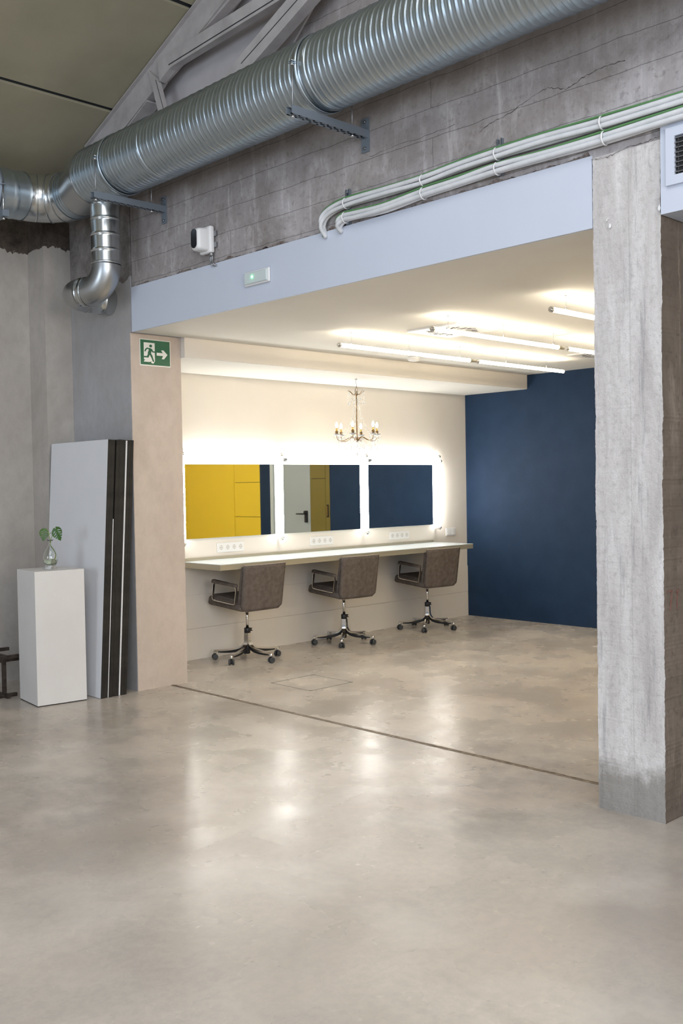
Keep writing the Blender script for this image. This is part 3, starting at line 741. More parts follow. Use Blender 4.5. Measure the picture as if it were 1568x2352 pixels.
# ================================================================== ROOM LIGHTS
def hline(y, x0, x1, xa, xb, wires, lab, connector, group='suspended tube lights'):
    z = 2.455; t = thing('tube_light', lab, 'light', ((xa+xb)/2, y, z), group)
    bm = nb(); tube(bm, [(xa, y, z), (xb, y, z)], .0145, 14); obj('lit_tube', bm, 'tube_warm', t)
    for e, d in ((xa, -1), (xb, 1)):
        bm = nb(); tube(bm, [(e, y, z), (e+d*.014, y, z)], .0175, 16); tube(bm, [(e+d*.014, y, z), (e+d*.026, y, z)], .009, 10); obj('end_cap', bm, 'chrome' if not connector or e == xa else 'desk_edge', t)
    if connector:
        bm = nb(); tube(bm, [(xb+.026, y, z), (xb+.075, y, z)], .012, 14); obj('connector', bm, 'desk_edge', t)
    for xw in wires:
        bm = nb(); tube(bm, [(xw, y, z+.014), (xw, y, ZC)], .0013, 6); lathe(bm, [(.006, z+.012), (.006, z+.03), (.003, z+.034)], (xw, y, 0), 10); lathe(bm, [(.003, ZC-.010), (.007, ZC-.003), (.007, ZC)], (xw, y, 0), 10); obj('suspension_wire', bm, 'steel', t)
hline(5.152, 0, 0, 4.985, 6.455, (5.10, 5.72, 6.336), 'long lit tube of the row nearest the mirrors, its left half', True)
hline(5.152, 0, 0, 6.57, 7.81, (6.953, 7.55), 'shorter lit tube of the row nearest the mirrors, its right half', False)
hline(4.25, 0, 0, 4.955, 6.38, (5.107, 5.71, 6.322), 'long lit tube of the middle row, passing under the ceiling diffuser', True)
hline(4.25, 0, 0, 6.51, 7.75, (6.93, 7.5), 'lit tube of the middle row running behind the right pillar', False)
for yq, dq in ((1.52, 'added last row, unseen behind the right pillar, that brightens the yellow panels'),):  # unseen row, added for more light on the yellow panels
    hline(yq, 0, 0, 4.955, 6.38, (5.10, 5.71, 6.32), 'lit tube starting the '+dq, True)
    hline(yq, 0, 0, 6.51, 7.75, (6.93, 7.5), 'lit tube ending the '+dq, False)
hline(2.43, 0, 0, 4.955, 6.38, (5.10, 5.71, 6.32), 'lit tube of the added row, unseen behind the right pillar, that brightens the yellow panels', True)  # this row is unseen too, added to brighten the mirrored yellow wall
hline(2.43, 0, 0, 6.51, 7.75, (6.93, 7.5), 'lit tube at the far end of the added row, unseen behind the right pillar', False)
hline(3.338, 0, 0, 6.51, 7.75, (6.93, 7.5), 'far lit tube of the row nearest the hall, behind the right pillar', False)
hline(3.338, 0, 0, 4.955, 6.38, (5.10, 5.71, 6.32), 'lit tube of the row nearest the hall, cut off by the right pillar', True)

def diffuser(cx, cy, s, lab):
    t = thing('ceiling_diffuser', lab, 'diffuser', (cx, cy, ZC), 'swirl ceiling diffusers')
    bm = nb(); box(bm, cx-s/2, cx+s/2, cy-s/2, cy+s/2, ZC-.012, ZC-.0005); obj('plate', bm, 'white_plastic', t)
    n = 24
    for i in range(n):
        a = 2*PI*i/n; u = Vector((math.cos(a), math.sin(a), 0)); v = Vector((-u.y, u.x, 0)); d = (u*.86+v*.5).normalized(); q = Vector((-d.y, d.x, 0))
        r0, r1 = (s*.22, s*.40) if i % 3 else (s*.30, s*.43); c = Vector((cx, cy, ZC-.0125))
        p0 = c+u*r0; p1 = p0+d*(r1-r0)
        bm = nb(); prism(bm, [p0+q*.006, p1+q*.008, p1-q*.008, p0-q*.006], (0, 0, .004)); obj('slot', bm, 'dark', t)
    return t
diffuser(5.585, 4.61, .46, 'square white ceiling diffuser with radial slots above the middle tube row')
diffuser(7.69, 4.68, .42, 'square white ceiling diffuser half hidden behind the right pillar')
sd = thing('smoke_detector', 'small round white smoke detector on the room ceiling', 'detector', (6.52, 5.82, 2.53))
bm = nb(); lathe(bm, [(.055, ZC-.001), (.055, ZC-.012), (.047, ZC-.03), (.03, ZC-.036)], (6.52, 5.82, 0), 28); obj('housing', bm, 'white_plastic', sd, True)
bm = nb(); lathe(bm, [(.0515, ZC-.023), (.0525, ZC-.020), (.0545, ZC-.014)], (6.52, 5.82, 0), 28, 'Z', False); obj('vent_ring', bm, 'socket_in', sd)

# ================================================================== MIRRORS, TUBES, SOCKETS
for (x0, x1, lab) in ((4.806, 5.806, 'frameless wall mirror reflecting yellow panels, leftmost of three'), (5.897, 6.897, 'frameless wall mirror reflecting a grey door, middle of three'), (6.99, 7.986, 'frameless wall mirror reflecting only navy wall, rightmost of three')):
    t = thing('wall_mirror', lab, 'mirror', ((x0+x1)/2, 6.89, 1.019), 'mirrors over the counter')
    bm = nb(); box(bm, x0, x1, 6.876, 6.8995, 1.0195, 1.6485); obj('backing', bm, 'mirror_edge', t)
    bm = nb(); v = [bm.verts.new(p) for p in ((x0+.001, 6.8755, 1.0205), (x1-.001, 6.8755, 1.0205), (x1-.001, 6.8755, 1.6475), (x0+.001, 6.8755, 1.6475))]; box(bm, x0+.001, x1-.001, 6.8735, 6.8757, 1.0205, 1.6475)
    for q in v: bm.verts.remove(q)
    obj('glass', bm, 'mirror', t)
YT = 6.862
def clip(bm, x, z): box(bm, x-.008, x+.008, YT, 6.8995, z-.008, z+.008)
hs = [(4.80, 5.86, 'lit horizontal tube above the yellow-reflecting left mirror', True), (5.932, 6.955, 'lit horizontal tube above the middle mirror', True), (7.027, 8.075, 'lit horizontal tube above the all-navy right mirror', False)]
for xa, xb, lab, con in hs:
    z = 1.688; t = thing('mirror_light', lab, 'light', ((xa+xb)/2, YT, z), 'tube lights around the mirrors')
    bm = nb(); tube(bm, [(xa, YT, z), (xb, YT, z)], .0125, 14); obj('lit_tube', bm, 'tube_cool', t)
    if con:
        bm = nb(); tube(bm, [(xb+.004, YT-.012, z), (xb+.066, YT-.012, z)], .0165, 14); clip(bm, xb+.035, z); obj('connector', bm, 'steel', t)
    else:
        bm = nb(); tube(bm, [(xb, YT, z), (xb+.022, YT, z)], .015, 14); clip(bm, xb+.01, z); obj('end_cap', bm, 'chrome', t)
for x, lab in ((4.783, 'lit vertical tube beside the beige reveal, left of the left mirror'), (5.852, 'lit vertical tube between the left and middle mirrors'), (6.945, 'lit vertical tube between the middle and right mirrors'), (8.035, 'lit vertical tube right of the right mirror')):
    t = thing('mirror_light', lab, 'light', (x, YT, .97), 'tube lights around the mirrors')
    y = YT-.002 if x > 4.79 else YT
    bm = nb(); tube(bm, [(x, y-.026, 1.0), (x, y-.026, 1.72)], .0125, 14); obj('lit_tube', bm, 'tube_cool', t)
    bm = nb(); tube(bm, [(x, y-.026, .975), (x, y-.026, 1.0)], .0155, 14); box(bm, x-.007, x+.007, y-.026, 6.8995, .965, .98); obj('end_cap', bm, 'chrome', t)
    bm = nb(); tube(bm, [(x, y-.026, 1.72), (x, y-.026, 1.745)], .0145, 14); box(bm, x-.007, x+.007, y-.026, 6.8995, 1.735, 1.75); obj('end_cap', bm, 'chrome', t)
    bm = nb(); tube(bm, smooth_path([(x, y-.024, 1.745), (x+.006, y-.02, 1.775), (x-.004, y, 1.80), (x-.02, 6.885, 1.797), (x-.018, 6.893, 1.775)], 5), .003, 8); obj('power_lead', bm, 'socket_in', t)

for i, (cx, lab) in enumerate(((5.304, 'white four gang socket strip under the left mirror'), (6.385, 'white four gang socket strip under the middle mirror'), (7.463, 'white four gang socket strip under the right mirror'))):
    t = thing('socket_strip', lab, 'socket', (cx, 6.89, .89), 'socket strips above the counter')
    cz = .931
    bm = nb(); hexa(bm, [(cx-.145, 6.889, cz-.041), (cx+.145, 6.889, cz-.041), (cx+.145, 6.8995, cz-.041), (cx-.145, 6.8995, cz-.041), (cx-.145, 6.889, cz+.041), (cx+.145, 6.889, cz+.041), (cx+.145, 6.8995, cz+.041), (cx-.145, 6.8995, cz+.041)], .003, 2); obj('frame', bm, 'white_plastic', t)
    for k in range(4):
        x = cx+(k-1.5)*.0705
        bm = nb(); lathe(bm, [(.0215, -.0008), (.0205, .0), (.018, .0015), (.0175, .0015)], (x, 6.8882, cz), 20, 'Y'); so = obj('socket', bm, 'socket_in', t)
        bm = nb()
        for q in (-1, 1): tube(bm, [(x+q*.0085, 6.8865, cz), (x+q*.0085, 6.8880, cz)], .0026, 8)
        box(bm, x-.0015, x+.0015, 6.886, 6.888, cz+.013, cz+.018); box(bm, x-.0015, x+.0015, 6.886, 6.888, cz-.018, cz-.013); obj('contact_hole', bm, 'dark', so)
t = thing('light_switch', 'white double rocker switch on the wall right of the mirrors', 'switch', (8.277, 6.89, .885))
cx, cz = 8.277, .928
bm = nb(); hexa(bm, [(cx-.078, 6.888, cz-.043), (cx+.078, 6.888, cz-.043), (cx+.078, 6.8995, cz-.043), (cx-.078, 6.8995, cz-.043), (cx-.078, 6.888, cz+.043), (cx+.078, 6.888, cz+.043), (cx+.078, 6.8995, cz+.043), (cx-.078, 6.8995, cz+.043)], .003, 2); obj('frame', bm, 'white_plastic', t)
for k in (-.5, .5):
    x = cx+k*.068; bm = nb(); hexa(bm, [(x-.028, 6.883, cz-.029), (x+.028, 6.883, cz-.029), (x+.028, 6.889, cz-.029), (x-.028, 6.889, cz-.029), (x-.028, 6.886, cz+.029), (x+.028, 6.886, cz+.029), (x+.028, 6.889, cz+.029), (x-.028, 6.889, cz+.029)], .002, 2); obj('rocker', bm, 'white_plastic', t)

# ================================================================== COUNTER
ct = thing('counter', 'long pale grey wall counter under the three mirrors', 'counter', (6.39, 6.63, .785))
bm = nb(); box(bm, 4.787, 7.990, 6.361, 6.892, .8295, .8335); obj('top_surface', bm, 'desk_top', ct)
bm = nb(); box(bm, 4.788, 7.989, 6.362, 6.892, .785, .829); obj('slab', bm, 'desk_edge', ct)
bm = nb(); box(bm, 4.787, 7.985, 6.884, 6.8925, .8336, .858); obj('upstand', bm, 'desk_edge', ct)

# ================================================================== CHAIRS
def make_chair():
    t = thing('office_chair', '', 'chair', (0, 0, 0), 'brown swivel chairs at the counter')
    W = .218
    # seat: rises slightly to the front (+Y)
    bm = nb(); hexa(bm, [(-W, -.19, .432), (W, -.19, .432), (W, .265, .468), (-W, .265, .468), (-W, -.19, .500), (W, -.19, .500), (W-.01, .255, .545), (-W+.01, .255, .545)], .026, 4); st = obj('seat', bm, 'suede', t, True)
    bm = nb(); hexa(bm, [(-W+.03, -.12, .496), (W-.03, -.12, .496), (W-.03, .24, .528), (-W+.03, .24, .528), (-W+.035, -.11, .520), (W-.035, -.11, .520), (W-.035, .23, .556), (-W+.035, .23, .556)], .012, 3); obj('cushion', bm, 'suede', st, True)
    # backrest shell: slightly wider at the top, leaning back, gently bowed
    bm = nb(); nx, nz = 16, 14
    def bp(u, v, side):
        z = .432+(.812-.432)*v; hw = W*(.985+.045*v)
        # round the lower corners
        cr = .05
        zz = (z-.432)
        ins = 0
        if zz < cr: ins = cr-math.sqrt(max(0, cr*cr-(cr-zz)**2))
        x = (hw-ins*.8)*u
        yb = -.205-.062*v+.020*(u*u)*(.4+.6*v)
        th = .052-.016*v-.020*abs(u)**6
        if v > .93: th *= 1-.35*(v-.93)/.07
        return (x, yb+(th if side else 0), z)
    gr_ = [[[bm.verts.new(bp(-1+2*i/nx, j/nz, s)) for i in range(nx+1)] for j in range(nz+1)] for s in (0, 1)]
    for s in (0, 1):
        for j in range(nz):
            for i in range(nx):
                q = [gr_[s][j][i], gr_[s][j][i+1], gr_[s][j+1][i+1], gr_[s][j+1][i]]; bm.faces.new(q if s == 0 else q[::-1])
    for j in range(nz):
        for i in (0, nx): bm.faces.new((gr_[0][j][i], gr_[0][j+1][i], gr_[1][j+1][i], gr_[1][j][i]))
    for i in range(nx):
        for j in (0, nz): bm.faces.new((gr_[0][j][i], gr_[0][j][i+1], gr_[1][j][i+1], gr_[1][j][i]))
    bk = obj('backrest', bm, 'suede', t, True)
    bm = nb(); hexa(bm, [(-W+.004, -.158, .47), (W-.004, -.158, .47), (W-.004, -.125, .49), (-W+.004, -.125, .49), (-W+.002, -.218, .806), (W-.002, -.218, .806), (W-.004, -.190, .80), (-W+.004, -.190, .80)], .010, 3); obj('back_cushion', bm, 'suede', bk, True)
    bm = nb()
    for s, dy in ((0, .002), (1, -.004)):
        pts = [Vector(bp(-1+2*i/nx, 1.0, s))+Vector((0, dy, .0015)) for i in range(nx+1)]; tube(bm, pts, .0022, 6)
    obj('piping', bm, 'piping', bk, label='pale piping on the top edge')
    # armrests
    for s in (-1, 1):
        x = s*(W+.016)
        loop = [(x, -.135, .505), (x, -.128, .495), (x, -.10, .494), (x, .13, .512), (x, .150, .518), (x, .158, .532), (x, .142, .640), (x, .136, .654), (x, .12, .659), (x, -.13, .637), (x, -.150, .630), (x, -.153, .615)]
        loop = loop+[loop[0], loop[1]]
        bm = nb(); sweep(bm, loop, .017, .007, (1, 0, 0)); ar = obj('armrest_frame', bm, 'chrome', t)
        bm = nb(); hexa(bm, [(x-.022, -.16, .634), (x+.022, -.16, .634), (x+.022, .155, .658), (x-.022, .155, .658), (x-.020, -.15, .660), (x+.020, -.15, .660), (x+.020, .150, .688), (x-.020, .150, .688)], .010, 3); obj('arm_pad', bm, 'suede', ar, True)
    bm = nb(); tube(bm, [(0, 0, .26), (0, 0, .445)], .0125, 18); lathe(bm, [(.05, .428), (.05, .434), (.02, .436)], (0, 0, 0), 20); obj('gas_stem', bm, 'chrome', t)
    bm = nb(); lathe(bm, [(.022, .225), (.027, .228), (.027, .264), (.024, .268)], (0, 0, 0), 24); cl = obj('height_collar', bm, 'black_plastic', t)
    bm = nb(); prism(bm, [(.022, -.006, .266), (.052, -.006, .262), (.040, -.006, .250), (.056, -.006, .238), (.022, -.006, .236)], (0, .012, 0)); obj('lever', bm, 'black_plastic', cl)
    bm = nb(); lathe(bm, [(.016, .05), (.022, .06), (.02, .12), (.0215, .226)], (0, 0, 0), 20); obj('hub', bm, 'black_plastic', t)
    for k in range(5):
        a = 2*PI*k/5; u = Vector((math.cos(a), math.sin(a), 0)); sd_ = Vector((-u.y, u.x, 0))
        prof = smooth_path([(.0205, 0, .226), (.0215, 0, .19), (.024, 0, .155), (.036, 0, .128), (.062, 0, .107), (.10, 0, .094), (.16, 0, .085), (.22, 0, .0795), (.262, 0, .077), (.283, 0, .068)], 4)
        pts = [u*p.x+Vector((0, 0, p.z)) for p in prof]; n = len(pts)
        bm = nb(); sweep(bm, pts, [.031]*n, .013, sd_); lg = obj('leg', bm, 'chrome', t)
        lathe_bm = nb(); c = u*.28
        lathe(lathe_bm, [(.013, .050), (.015, .060), (.0155, .075), (.010, .082)], c, 14); obj('leg_tip', lathe_bm, 'chrome', lg)
        bm = nb(); m_ = [p for p in pts[6:-5]]; mm = len(m_)
        sweep(bm, [p-Vector((0, 0, 1))*(.011+.008*math.sin(PI*min(1, (i+2)/mm)))+u*(-.006 if i < mm*.4 else 0) for i, p in enumerate(m_)], .016, [.010+.014*max(0, math.sin(PI*min(1, (i+1)/(mm+1))))**.8 for i in range(mm)], sd_); obj('leg_underside', bm, 'black_plastic', lg)
        ca = a+random.uniform(-1.3, 1.3); cu = Vector((math.cos(ca), math.sin(ca), 0))
        bm = nb(); tube(bm, [c+Vector((0, 0, .022)), c+Vector((0, 0, .055))], .007, 10); tube(bm, [c-cu*.010+Vector((0, 0, .0245)), c+cu*.010+Vector((0, 0, .0245))], .017, 14); cs = obj('caster', bm, 'black_plastic', lg)
        for q in (-1, 1):
            bm = nb(); p0 = c+cu*q*.009+Vector((0, 0, .0245)); p1 = c+cu*q*.024+Vector((0, 0, .0245))
            tube(bm, [p0, p0+(p1-p0)*.15, p0+(p1-p0)*.7, p1], [.022, .0245, .0245, .019], 20); obj('wheel', bm, 'rubber', cs)
    return t
proto = make_chair()
CH = [((5.202, 6.555), 201.5-360, 'brown suede swivel chair nearest the beige reveal, under the left mirror', 0), ((6.325, 6.547), 223.7-360, 'brown suede swivel chair in the middle, between the other two', 0), ((7.499, 6.560), 219.4-360, 'brown suede swivel chair furthest right, near the navy wall', 0)]
chairs = [proto, copy_tree(proto), copy_tree(proto)]
for (xy, ang_, lab, rz), o in zip(CH, chairs):
    o.location = (xy[0], xy[1], 0); o['label'] = lab; o['category'] = 'chair'; o['group'] = 'brown swivel chairs at the counter'
    for ch in kids(o):
        nm = ch.name.split('.')[0]
        if nm in ('leg', 'hub'): ch.rotation_euler = (0, 0, math.radians(ang_))
for o, rz in zip(chairs, (1.5, -2.5, -5.0)): o.rotation_euler = (0, 0, math.radians(rz))

# ================================================================== CHANDELIER
CX, CY, CT = 6.375, 6.39, 2.409
chd = thing('chandelier', 'small antique crystal chandelier with six lit candle bulbs in front of the mirrors', 'chandelier', (CX, CY, 1.70))
zb = 1.857
def V3(r, a, z): return (CX+r*math.cos(a), CY+r*math.sin(a), z)
bm = nb(); tube(bm, smooth_path([(CX, CY, CT), (CX, CY, CT-.012), (CX-.008, CY, CT-.02), (CX-.003, CY, CT-.035), (CX+.006, CY, CT-.055), (CX+.002, CY, CT-.075), (CX-.006, CY, CT-.068)], 5), .0022, 8); lathe(bm, [(.012, CT-.006), (.012, CT)], (CX, CY, 0), 12); obj('ceiling_hook', bm, 'steel', chd)
bm = nb(); tube(bm, smooth_path([(CX+.004, CY, CT-.07), (CX-.012, CY, CT-.095), (CX-.010, CY, CT-.112), (CX, CY, CT-.12), (CX+.012, CY, CT-.110), (CX+.012, CY, CT-.092), (CX+.004, CY, CT-.07)], 4), .0025, 8); obj('hanging_ring', bm, 'bronze', chd)
bm = nb(); tube(bm, smooth_path([(CX-.045, CY, CT), (CX-.04, CY, CT-.03), (CX-.022, CY, CT-.06), (CX-.006, CY, CT-.085)], 4), .0009, 6); obj('power_lead', bm, 'socket_in', chd)
bm = nb(); lathe(bm, [(.004, zb-.02), (.010, zb-.012), (.022, zb-.004), (.026, zb+.002), (.012, zb+.008), (.008, zb+.03), (.006, zb+.05), (.005, zb+.3), (.006, CT-.155), (.012, CT-.150), (.024, CT-.140), (.018, CT-.135), (.008, CT-.130), (.006, CT-.112)], (CX, CY, 0), 18); obj('stem', bm, 'bronze', chd)
A0 = math.radians(-26)
def bead(bm, p, r, n=6): 
    p = Vector(p); t = [bm.verts.new(p+Vector((0, 0, r*1.1)))]; b = bm.verts.new(p-Vector((0, 0, r*1.1)))
    ring = [bm.verts.new(p+Vector((r*math.cos(2*PI*k/n), r*math.sin(2*PI*k/n), 0))) for k in range(n)]
    for k in range(n): bm.faces.new((t[0], ring[k], ring[(k+1) % n])); bm.faces.new((b, ring[(k+1) % n], ring[k]))
def strand(path, r=.0038, sp_=.0105, m='crystal_cut'):
    bm = nb(); P = [Vector(p) for p in path]; d = 0; nxt = 0
    for a, b in zip(P, P[1:]):
        l = (b-a).length
        while nxt <= d+l: bead(bm, a+(b-a)*((nxt-d)/l), r*random.choice((.7, 1, 1.15))); nxt += sp_
        d += l
    obj('bead_strand', bm, m, chd)
def pendant(p, h=.028, w=.006, m='crystal'):
    p = Vector(p); bm = nb(); n = 6
    prof = [(.0008, 0), (w*.35, -h*.25), (w, -h*.72), (w*.75, -h*.88), (.0005, -h)]
    lathe(bm, prof, p, n); [setattr(f, 'smooth', False) for f in bm.faces]; obj('crystal_drop', bm, m, chd)
for k in range(6):
    a = A0+k*PI/3
    # upper crown arm
    pts = smooth_path([V3(.010, a, CT-.142), V3(.032, a, CT-.145), V3(.050, a, CT-.128), V3(.062, a, CT-.118), V3(.078, a, CT-.105)], 4)
    bm = nb(); tube(bm, pts, .0024, 7); obj('crown_arm', bm, 'bronze', chd)
    strand([V3(.078, a, CT-.105), V3(.080, a, CT-.20)]); pendant(V3(.080, a, CT-.205), .03, .006, 'crystal_cut')
    b = a+PI/3
    strand(smooth_path([V3(.078, a, CT-.11), V3(.066, (a+b)/2, CT-.155), V3(.078, b, CT-.11)], 4), .003)
    strand(smooth_path([V3(.040, a, CT-.14), V3(.055, a, CT-.185), V3(.070, (a+b)/2, CT-.205)], 4), .003); pendant(V3(.07, (a+b)/2, CT-.207), .022)
    pendant(V3(.045, a, CT-.17), .024, .005, 'crystal_cut')
    # long strands to the arm cups
    strand(smooth_path([V3(.030, a, CT-.20), V3(.036, a, CT-.30), V3(.062, a, CT-.38), V3(.105, a, CT-.455), V3(.150, a, CT-.500)], 5), .0042, .0115)
    # main arm
    ra = .192
    pts = smooth_path([V3(.018, a, zb+.0), V3(.030, a, zb+.018), V3(.055, a, zb+.028), V3(.088, a, zb+.012), V3(.125, a, zb-.006), V3(.163, a, zb-.008), V3(.188, a, zb+.010), V3(ra, a, zb+.040)], 5)
    bm = nb(); tube(bm, pts, .0034, 8); am = obj('arm', bm, 'bronze', chd)
    c = V3(ra, a, 0)
    bm = nb(); lathe(bm, [(.004, zb+.038), (.030, zb+.046), (.036, zb+.054), (.034, zb+.055), (.028, zb+.049), (.004, zb+.043)], c, 20); obj('drip_dish', bm, 'crystal', am)
    bm = nb(); lathe(bm, [(.006, zb+.042), (.012, zb+.052), (.0135, zb+.070), (.015, zb+.078), (.010, zb+.080)], c, 16); obj('candle_cup', bm, 'bronze', am)
    bm = nb(); lathe(bm, [(.009, zb+.080), (.009, zb+.092), (.0065, zb+.097), (.0065, zb+.110)], c, 14); obj('bulb_socket', bm, 'brass', am)
    bm = nb(); lathe(bm, [(.006, zb+.110), (.0115, zb+.122), (.013, zb+.133), (.010, zb+.146), (.004, zb+.158), (.0008, zb+.163)], c, 14); obj('bulb', bm, 'bulb', am)
    for j in range(5):
        aa = 2*PI*j/5+.3; q = (c[0]+.033*math.cos(aa), c[1]+.033*math.sin(aa), zb+.048-.004)
        if j % 2: strand([q, (q[0], q[1], q[2]-.035)], .0028, .008)
        pendant((q[0], q[1], q[2]-(.037 if j % 2 else .004)), random.uniform(.026, .036), .0055, random.choice(('crystal', 'crystal_cut')))
    # swags and lower drops
    strand(smooth_path([V3(.185, a, zb+.02), V3(.165, a+PI/6, zb-.055), V3(.185, b, zb+.02)], 5), .0032, .009)
    strand(smooth_path([V3(.03, a, zb-.005), V3(.10, a, zb-.06), V3(.19, a, zb-.04)], 5), .003, .009)
    for rr, da, dz, hh in ((.10, 0, -.055, .034), (.14, .35, -.045, .040), (.06, .2, -.040, .034), (.185, PI/6, -.058, .036)):
        pendant(V3(rr, a+da, zb+dz), hh, .0055, random.choice(('crystal', 'crystal_cut')))
pendant((CX, CY, zb-.10), .045, .008, 'crystal_cut'); strand([(CX, CY, zb-.02), (CX, CY, zb-.10)], .004)


# ================================================================== PLINTH, VASE, BOARDS, RACK
pA_, pB_, pC_ = Vector((3.118, 6.185, 0)), Vector((3.461, 6.142, 0)), Vector((3.129, 6.517, 0))
ub = (pB_-pA_).normalized(); vb = Vector((-ub.y, ub.x, 0)); Wb = (pB_-pA_).length; Db = .345
bm = nb(); q = [pA_, pA_+ub*Wb, pA_+ub*Wb+vb*Db, pA_+vb*Db]
hexa(bm, [tuple(p+Vector((0, 0, .006))) for p in q]+[tuple(p+Vector((0, 0, .907))) for p in q], .0018, 2)
pl = thing('plinth', 'plain white rectangular plinth carrying the vase', 'plinth', tuple((q[0]+q[2])/2))
obj('body', bm, 'plinth', pl)
bm = nb(); cq = (q[0]+q[2])/2; q2 = [cq+(p-cq)*.985 for p in q]; prism(bm, [tuple(p) for p in q2], (0, 0, .006)); obj('base_gap', bm, 'dark', pl, label='dark recessed foot')

VX, VY, VZ = 3.315, 6.335, .9072
vs = thing('glass_vase', 'small clear glass vase of water with roots on the white plinth', 'vase', (VX, VY, VZ))
outer = [(.036, 0), (.041, .003), (.041, .012), (.036, .022), (.040, .036), (.050, .055), (.0525, .075), (.047, .105), (.034, .135), (.020, .155), (.013, .168), (.012, .186), (.015, .194), (.0225, .1985)]
inner = [(.0215, .1995), (.0135, .1945), (.0105, .186), (.011, .168), (.018, .154), (.032, .134), (.045, .104), (.050, .075), (.047, .055), (.036, .036), (.030, .026), (.001, .024)]
bm = nb(); lathe(bm, [(r, h+VZ) for r, h in outer+inner], (VX, VY, 0), 32, 'Z'); obj('body', bm, 'glass', vs)
bm = nb(); lathe(bm, [(.0215, VZ+.1975), (.0235, VZ+.199), (.0215, VZ+.2005)], (VX, VY, 0), 28, 'Z', False); obj('rim', bm, 'steel', vs)
bm = nb(); lathe(bm, [(.001, VZ+.0245), (.029, VZ+.0262), (.0355, VZ+.036), (.0465, VZ+.055), (.048, VZ+.062), (.001, VZ+.062)], (VX, VY, 0), 28, 'Z', False); obj('water', bm, 'water', vs)

cu = Vector((r2.x, r2.y, 0)).normalized()      # plant spreads roughly across the view of the hall
cf = Vector((-cu.y, cu.x, 0))
def VP(a, z, d=0): return tuple(Vector((VX, VY, VZ+z))+cu*a+cf*d)
pn_ = thing('monstera_cutting', 'monstera cutting with two split leaves standing in the glass vase', 'plant', VP(0, .03))
for pts in (((-.000, .165), (.001, .20), (-.008, .235), (-.014, .262), (-.030, .278), (-.036, .27)), ((.002, .165), (.006, .20), (.018, .235), (.030, .262), (.040, .272)), ((-.002, .20), (-.006, .235), (.006, .248), (.020, .243), (.030, .238))):
    bm = nb(); tube(bm, smooth_path([VP(a, z) for a, z in pts], 5), .0019, 8); obj('stem', bm, 'stem', pn_)
bm = nb(); tube(bm, smooth_path([VP(.001, .20), VP(.003, .16), VP(.018, .138), VP(.033, .11), VP(.036, .085), VP(.028, .066)], 5), .0032, 8); obj('stem', bm, 'stem', pn_)
for pts in (((.028, .066, 0), (.0, .066, .01), (-.025, .075, 0)), ((.024, .068, .005), (-.005, .058, .02), (-.038, .062, .0)), ((.026, .064, 0), (.022, .045, .015), (-.02, .036, .0), (-.028, .042, -.01)), ((.026, .066, 0), (.034, .05, -.01), (.015, .035, -.015), (-.01, .034, -.02))):
    bm = nb(); tube(bm, smooth_path([VP(a, z, d) for a, z, d in pts], 5), .0014, 6); obj('root', bm, 'stem', pn_)
def leaf(base, ang, L, Wd, sx, yaw_):
    """heart shaped leaf with slits, tip pointing to ang (radians, in the u/z plane)"""
    bm = nb(); N = 46; grid = {}
    slits = []
    for s in (-1, 1):
        for k, t in enumerate((.18, .36, .54, .72)):
            slits.append((s*.24, t+.02, s, .17-.02*k, .030))
            if k < 3: slits.append((s*.10, t+.10, s, .045, .013))
    def inside(x, y):
        if y < -.12 or y > 1: return False
        hw = .46*math.sin(PI*min(1, max(0, (y+.16)/1.16))**.72)
        if abs(x) > hw: return False
        if y < .04 and abs(x) < (.04-y)*.35: return False
        for cx, cy, s, a, b in slits:
            dx, dy = x-cx, y-cy; th = math.radians(24)*s
            X = dx*math.cos(th)+dy*math.sin(th); Y = -dx*math.sin(th)+dy*math.cos(th)
            if (X/a)**2+(Y/b)**2 < 1: return False
        return True
    d = Vector((math.cos(ang), 0, math.sin(ang))); w_ = Vector((-d.z, 0, d.x))
    def pt(i, j):
        if (i, j) in grid: return grid[(i, j)]
        x = -.5+i/N; y = -.14+1.15*j/N
        loc = d*(y*L)+w_*(x*Wd*1.05); bend = -.35*(x*x)*Wd-.12*L*y*y
        P_ = Vector(base)+cu*(loc.x*sx)+Vector((0, 0, loc.z))+cf*(bend+loc.x*yaw_)
        grid[(i, j)] = bm.verts.new(P_); return grid[(i, j)]
    for i in range(N):
        for j in range(N):
            if inside(-.5+(i+.5)/N, -.14+1.15*(j+.5)/N): bm.faces.new((pt(i, j), pt(i+1, j), pt(i+1, j+1), pt(i, j+1)))
    r = bmesh.ops.extrude_face_region(bm, geom=list(bm.faces)); bmesh.ops.translate(bm, verts=[v for v in r['geom'] if isinstance(v, bmesh.types.BMVert)], vec=cf*.0008)
    o = obj('leaf', bm, 'leaf', pn_)
leaf(VP(-.034, .272, -.004), math.radians(-98), .084, .078, .78, .3)
leaf(VP(.040, .276, -.004), math.radians(-62), .094, .088, .92, -.2)

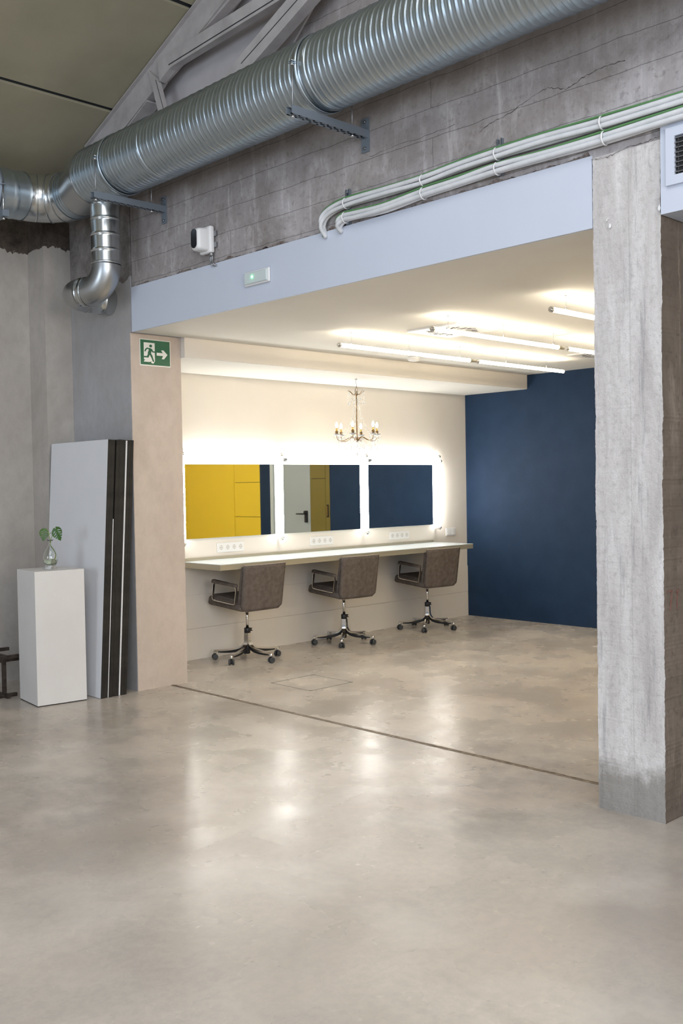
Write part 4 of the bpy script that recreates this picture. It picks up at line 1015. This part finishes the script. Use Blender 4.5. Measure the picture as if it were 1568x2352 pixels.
# leaning boards
lean = math.atan2(3.650-3.544, 1.79)
offs = [(0, .028, 'white faced black edged board leaning in front of the stack', 0), (.0285, .027, 'black edged board second from the front of the leaning stack', 0), (.0565, .006, 'thin bare white board, shorter than the rest, in the front half of the leaning stack', 1),
        (.0675, .026, 'black edged board just behind the thin front white board', 0), (.095, .046, 'thickest black edged board in the middle of the leaning stack', 0), (.143, .011, 'thin bare white board in the rear half of the leaning stack', 1),
        (.156, .028, 'black edged board just behind the rear thin white board', 0), (.1855, .021, 'rearmost black edged board of the leaning stack, against the wall', 0)]
for i, (o_, th, lab, white) in enumerate(offs):
    bm = nb(); x = 3.541+o_; y0 = 6.100+random.uniform(-.0005, .0015); y1 = 6.905+random.uniform(-.01, .01)
    box(bm, 0, th, y0, y1, 0, 1.797+(random.uniform(-.006, .002) if i else 0)-(.55 if i == 2 else 0))
    for f in bm.faces:
        n = f.normal
        f.normal_update(); 
        if i == 0 and f.normal.x < -.9: f.material_index = 1
    if white:
        for f in bm.faces: f.material_index = 1
    bmesh.ops.rotate(bm, verts=bm.verts, cent=(0, 0, 0), matrix=Matrix.Rotation(lean, 3, 'Y'))
    bmesh.ops.translate(bm, verts=bm.verts, vec=(x, 0, math.sin(lean)*th+.001))
    tag(obj('leaning_board', bm, ['board_edge', 'board_face']), lab, 'board', 'boards stacked against the wall')

# brown steel rack
rk = thing('steel_trestle', 'low brown square tube steel frame behind the white plinth', 'frame', (2.85, 6.85, 0))
def bar(name, a, b, w=.024):
    bm = nb(); d = (Vector(b)-Vector(a)); s = Vector((0, 0, 1)).cross(d)
    if s.length < 1e-4: s = Vector((1, 0, 0))
    sweep(bm, [a, b], w, w, s); obj(name, bm, 'rust', rk)
zt_ = .30
bar('rail', (2.45, 6.62, zt_-.012), (3.30, 6.62, zt_-.012)); bar('rail', (2.45, 6.98, zt_-.012), (3.30, 6.98, zt_-.012))
bar('rail', (2.45, 6.66, .013), (3.20, 6.66, .013)); bar('rail', (2.45, 6.96, .013), (3.20, 6.96, .013)); bar('rail', (2.45, 6.66, zt_-.04), (3.30, 6.66, zt_-.04), .02)
for xx in (2.46, 3.115): bar('crossbar', (xx, 6.60, .013), (xx, 6.99, .013))
for xx in (2.46, 3.115): bar('crossbar', (xx, 6.632, zt_-.012), (xx, 6.968, zt_-.012))
for xx in (2.46, 3.115):
    for yy_ in (6.67, 6.95): bar('leg', (xx, yy_, .0255), (xx, yy_, zt_-.024))
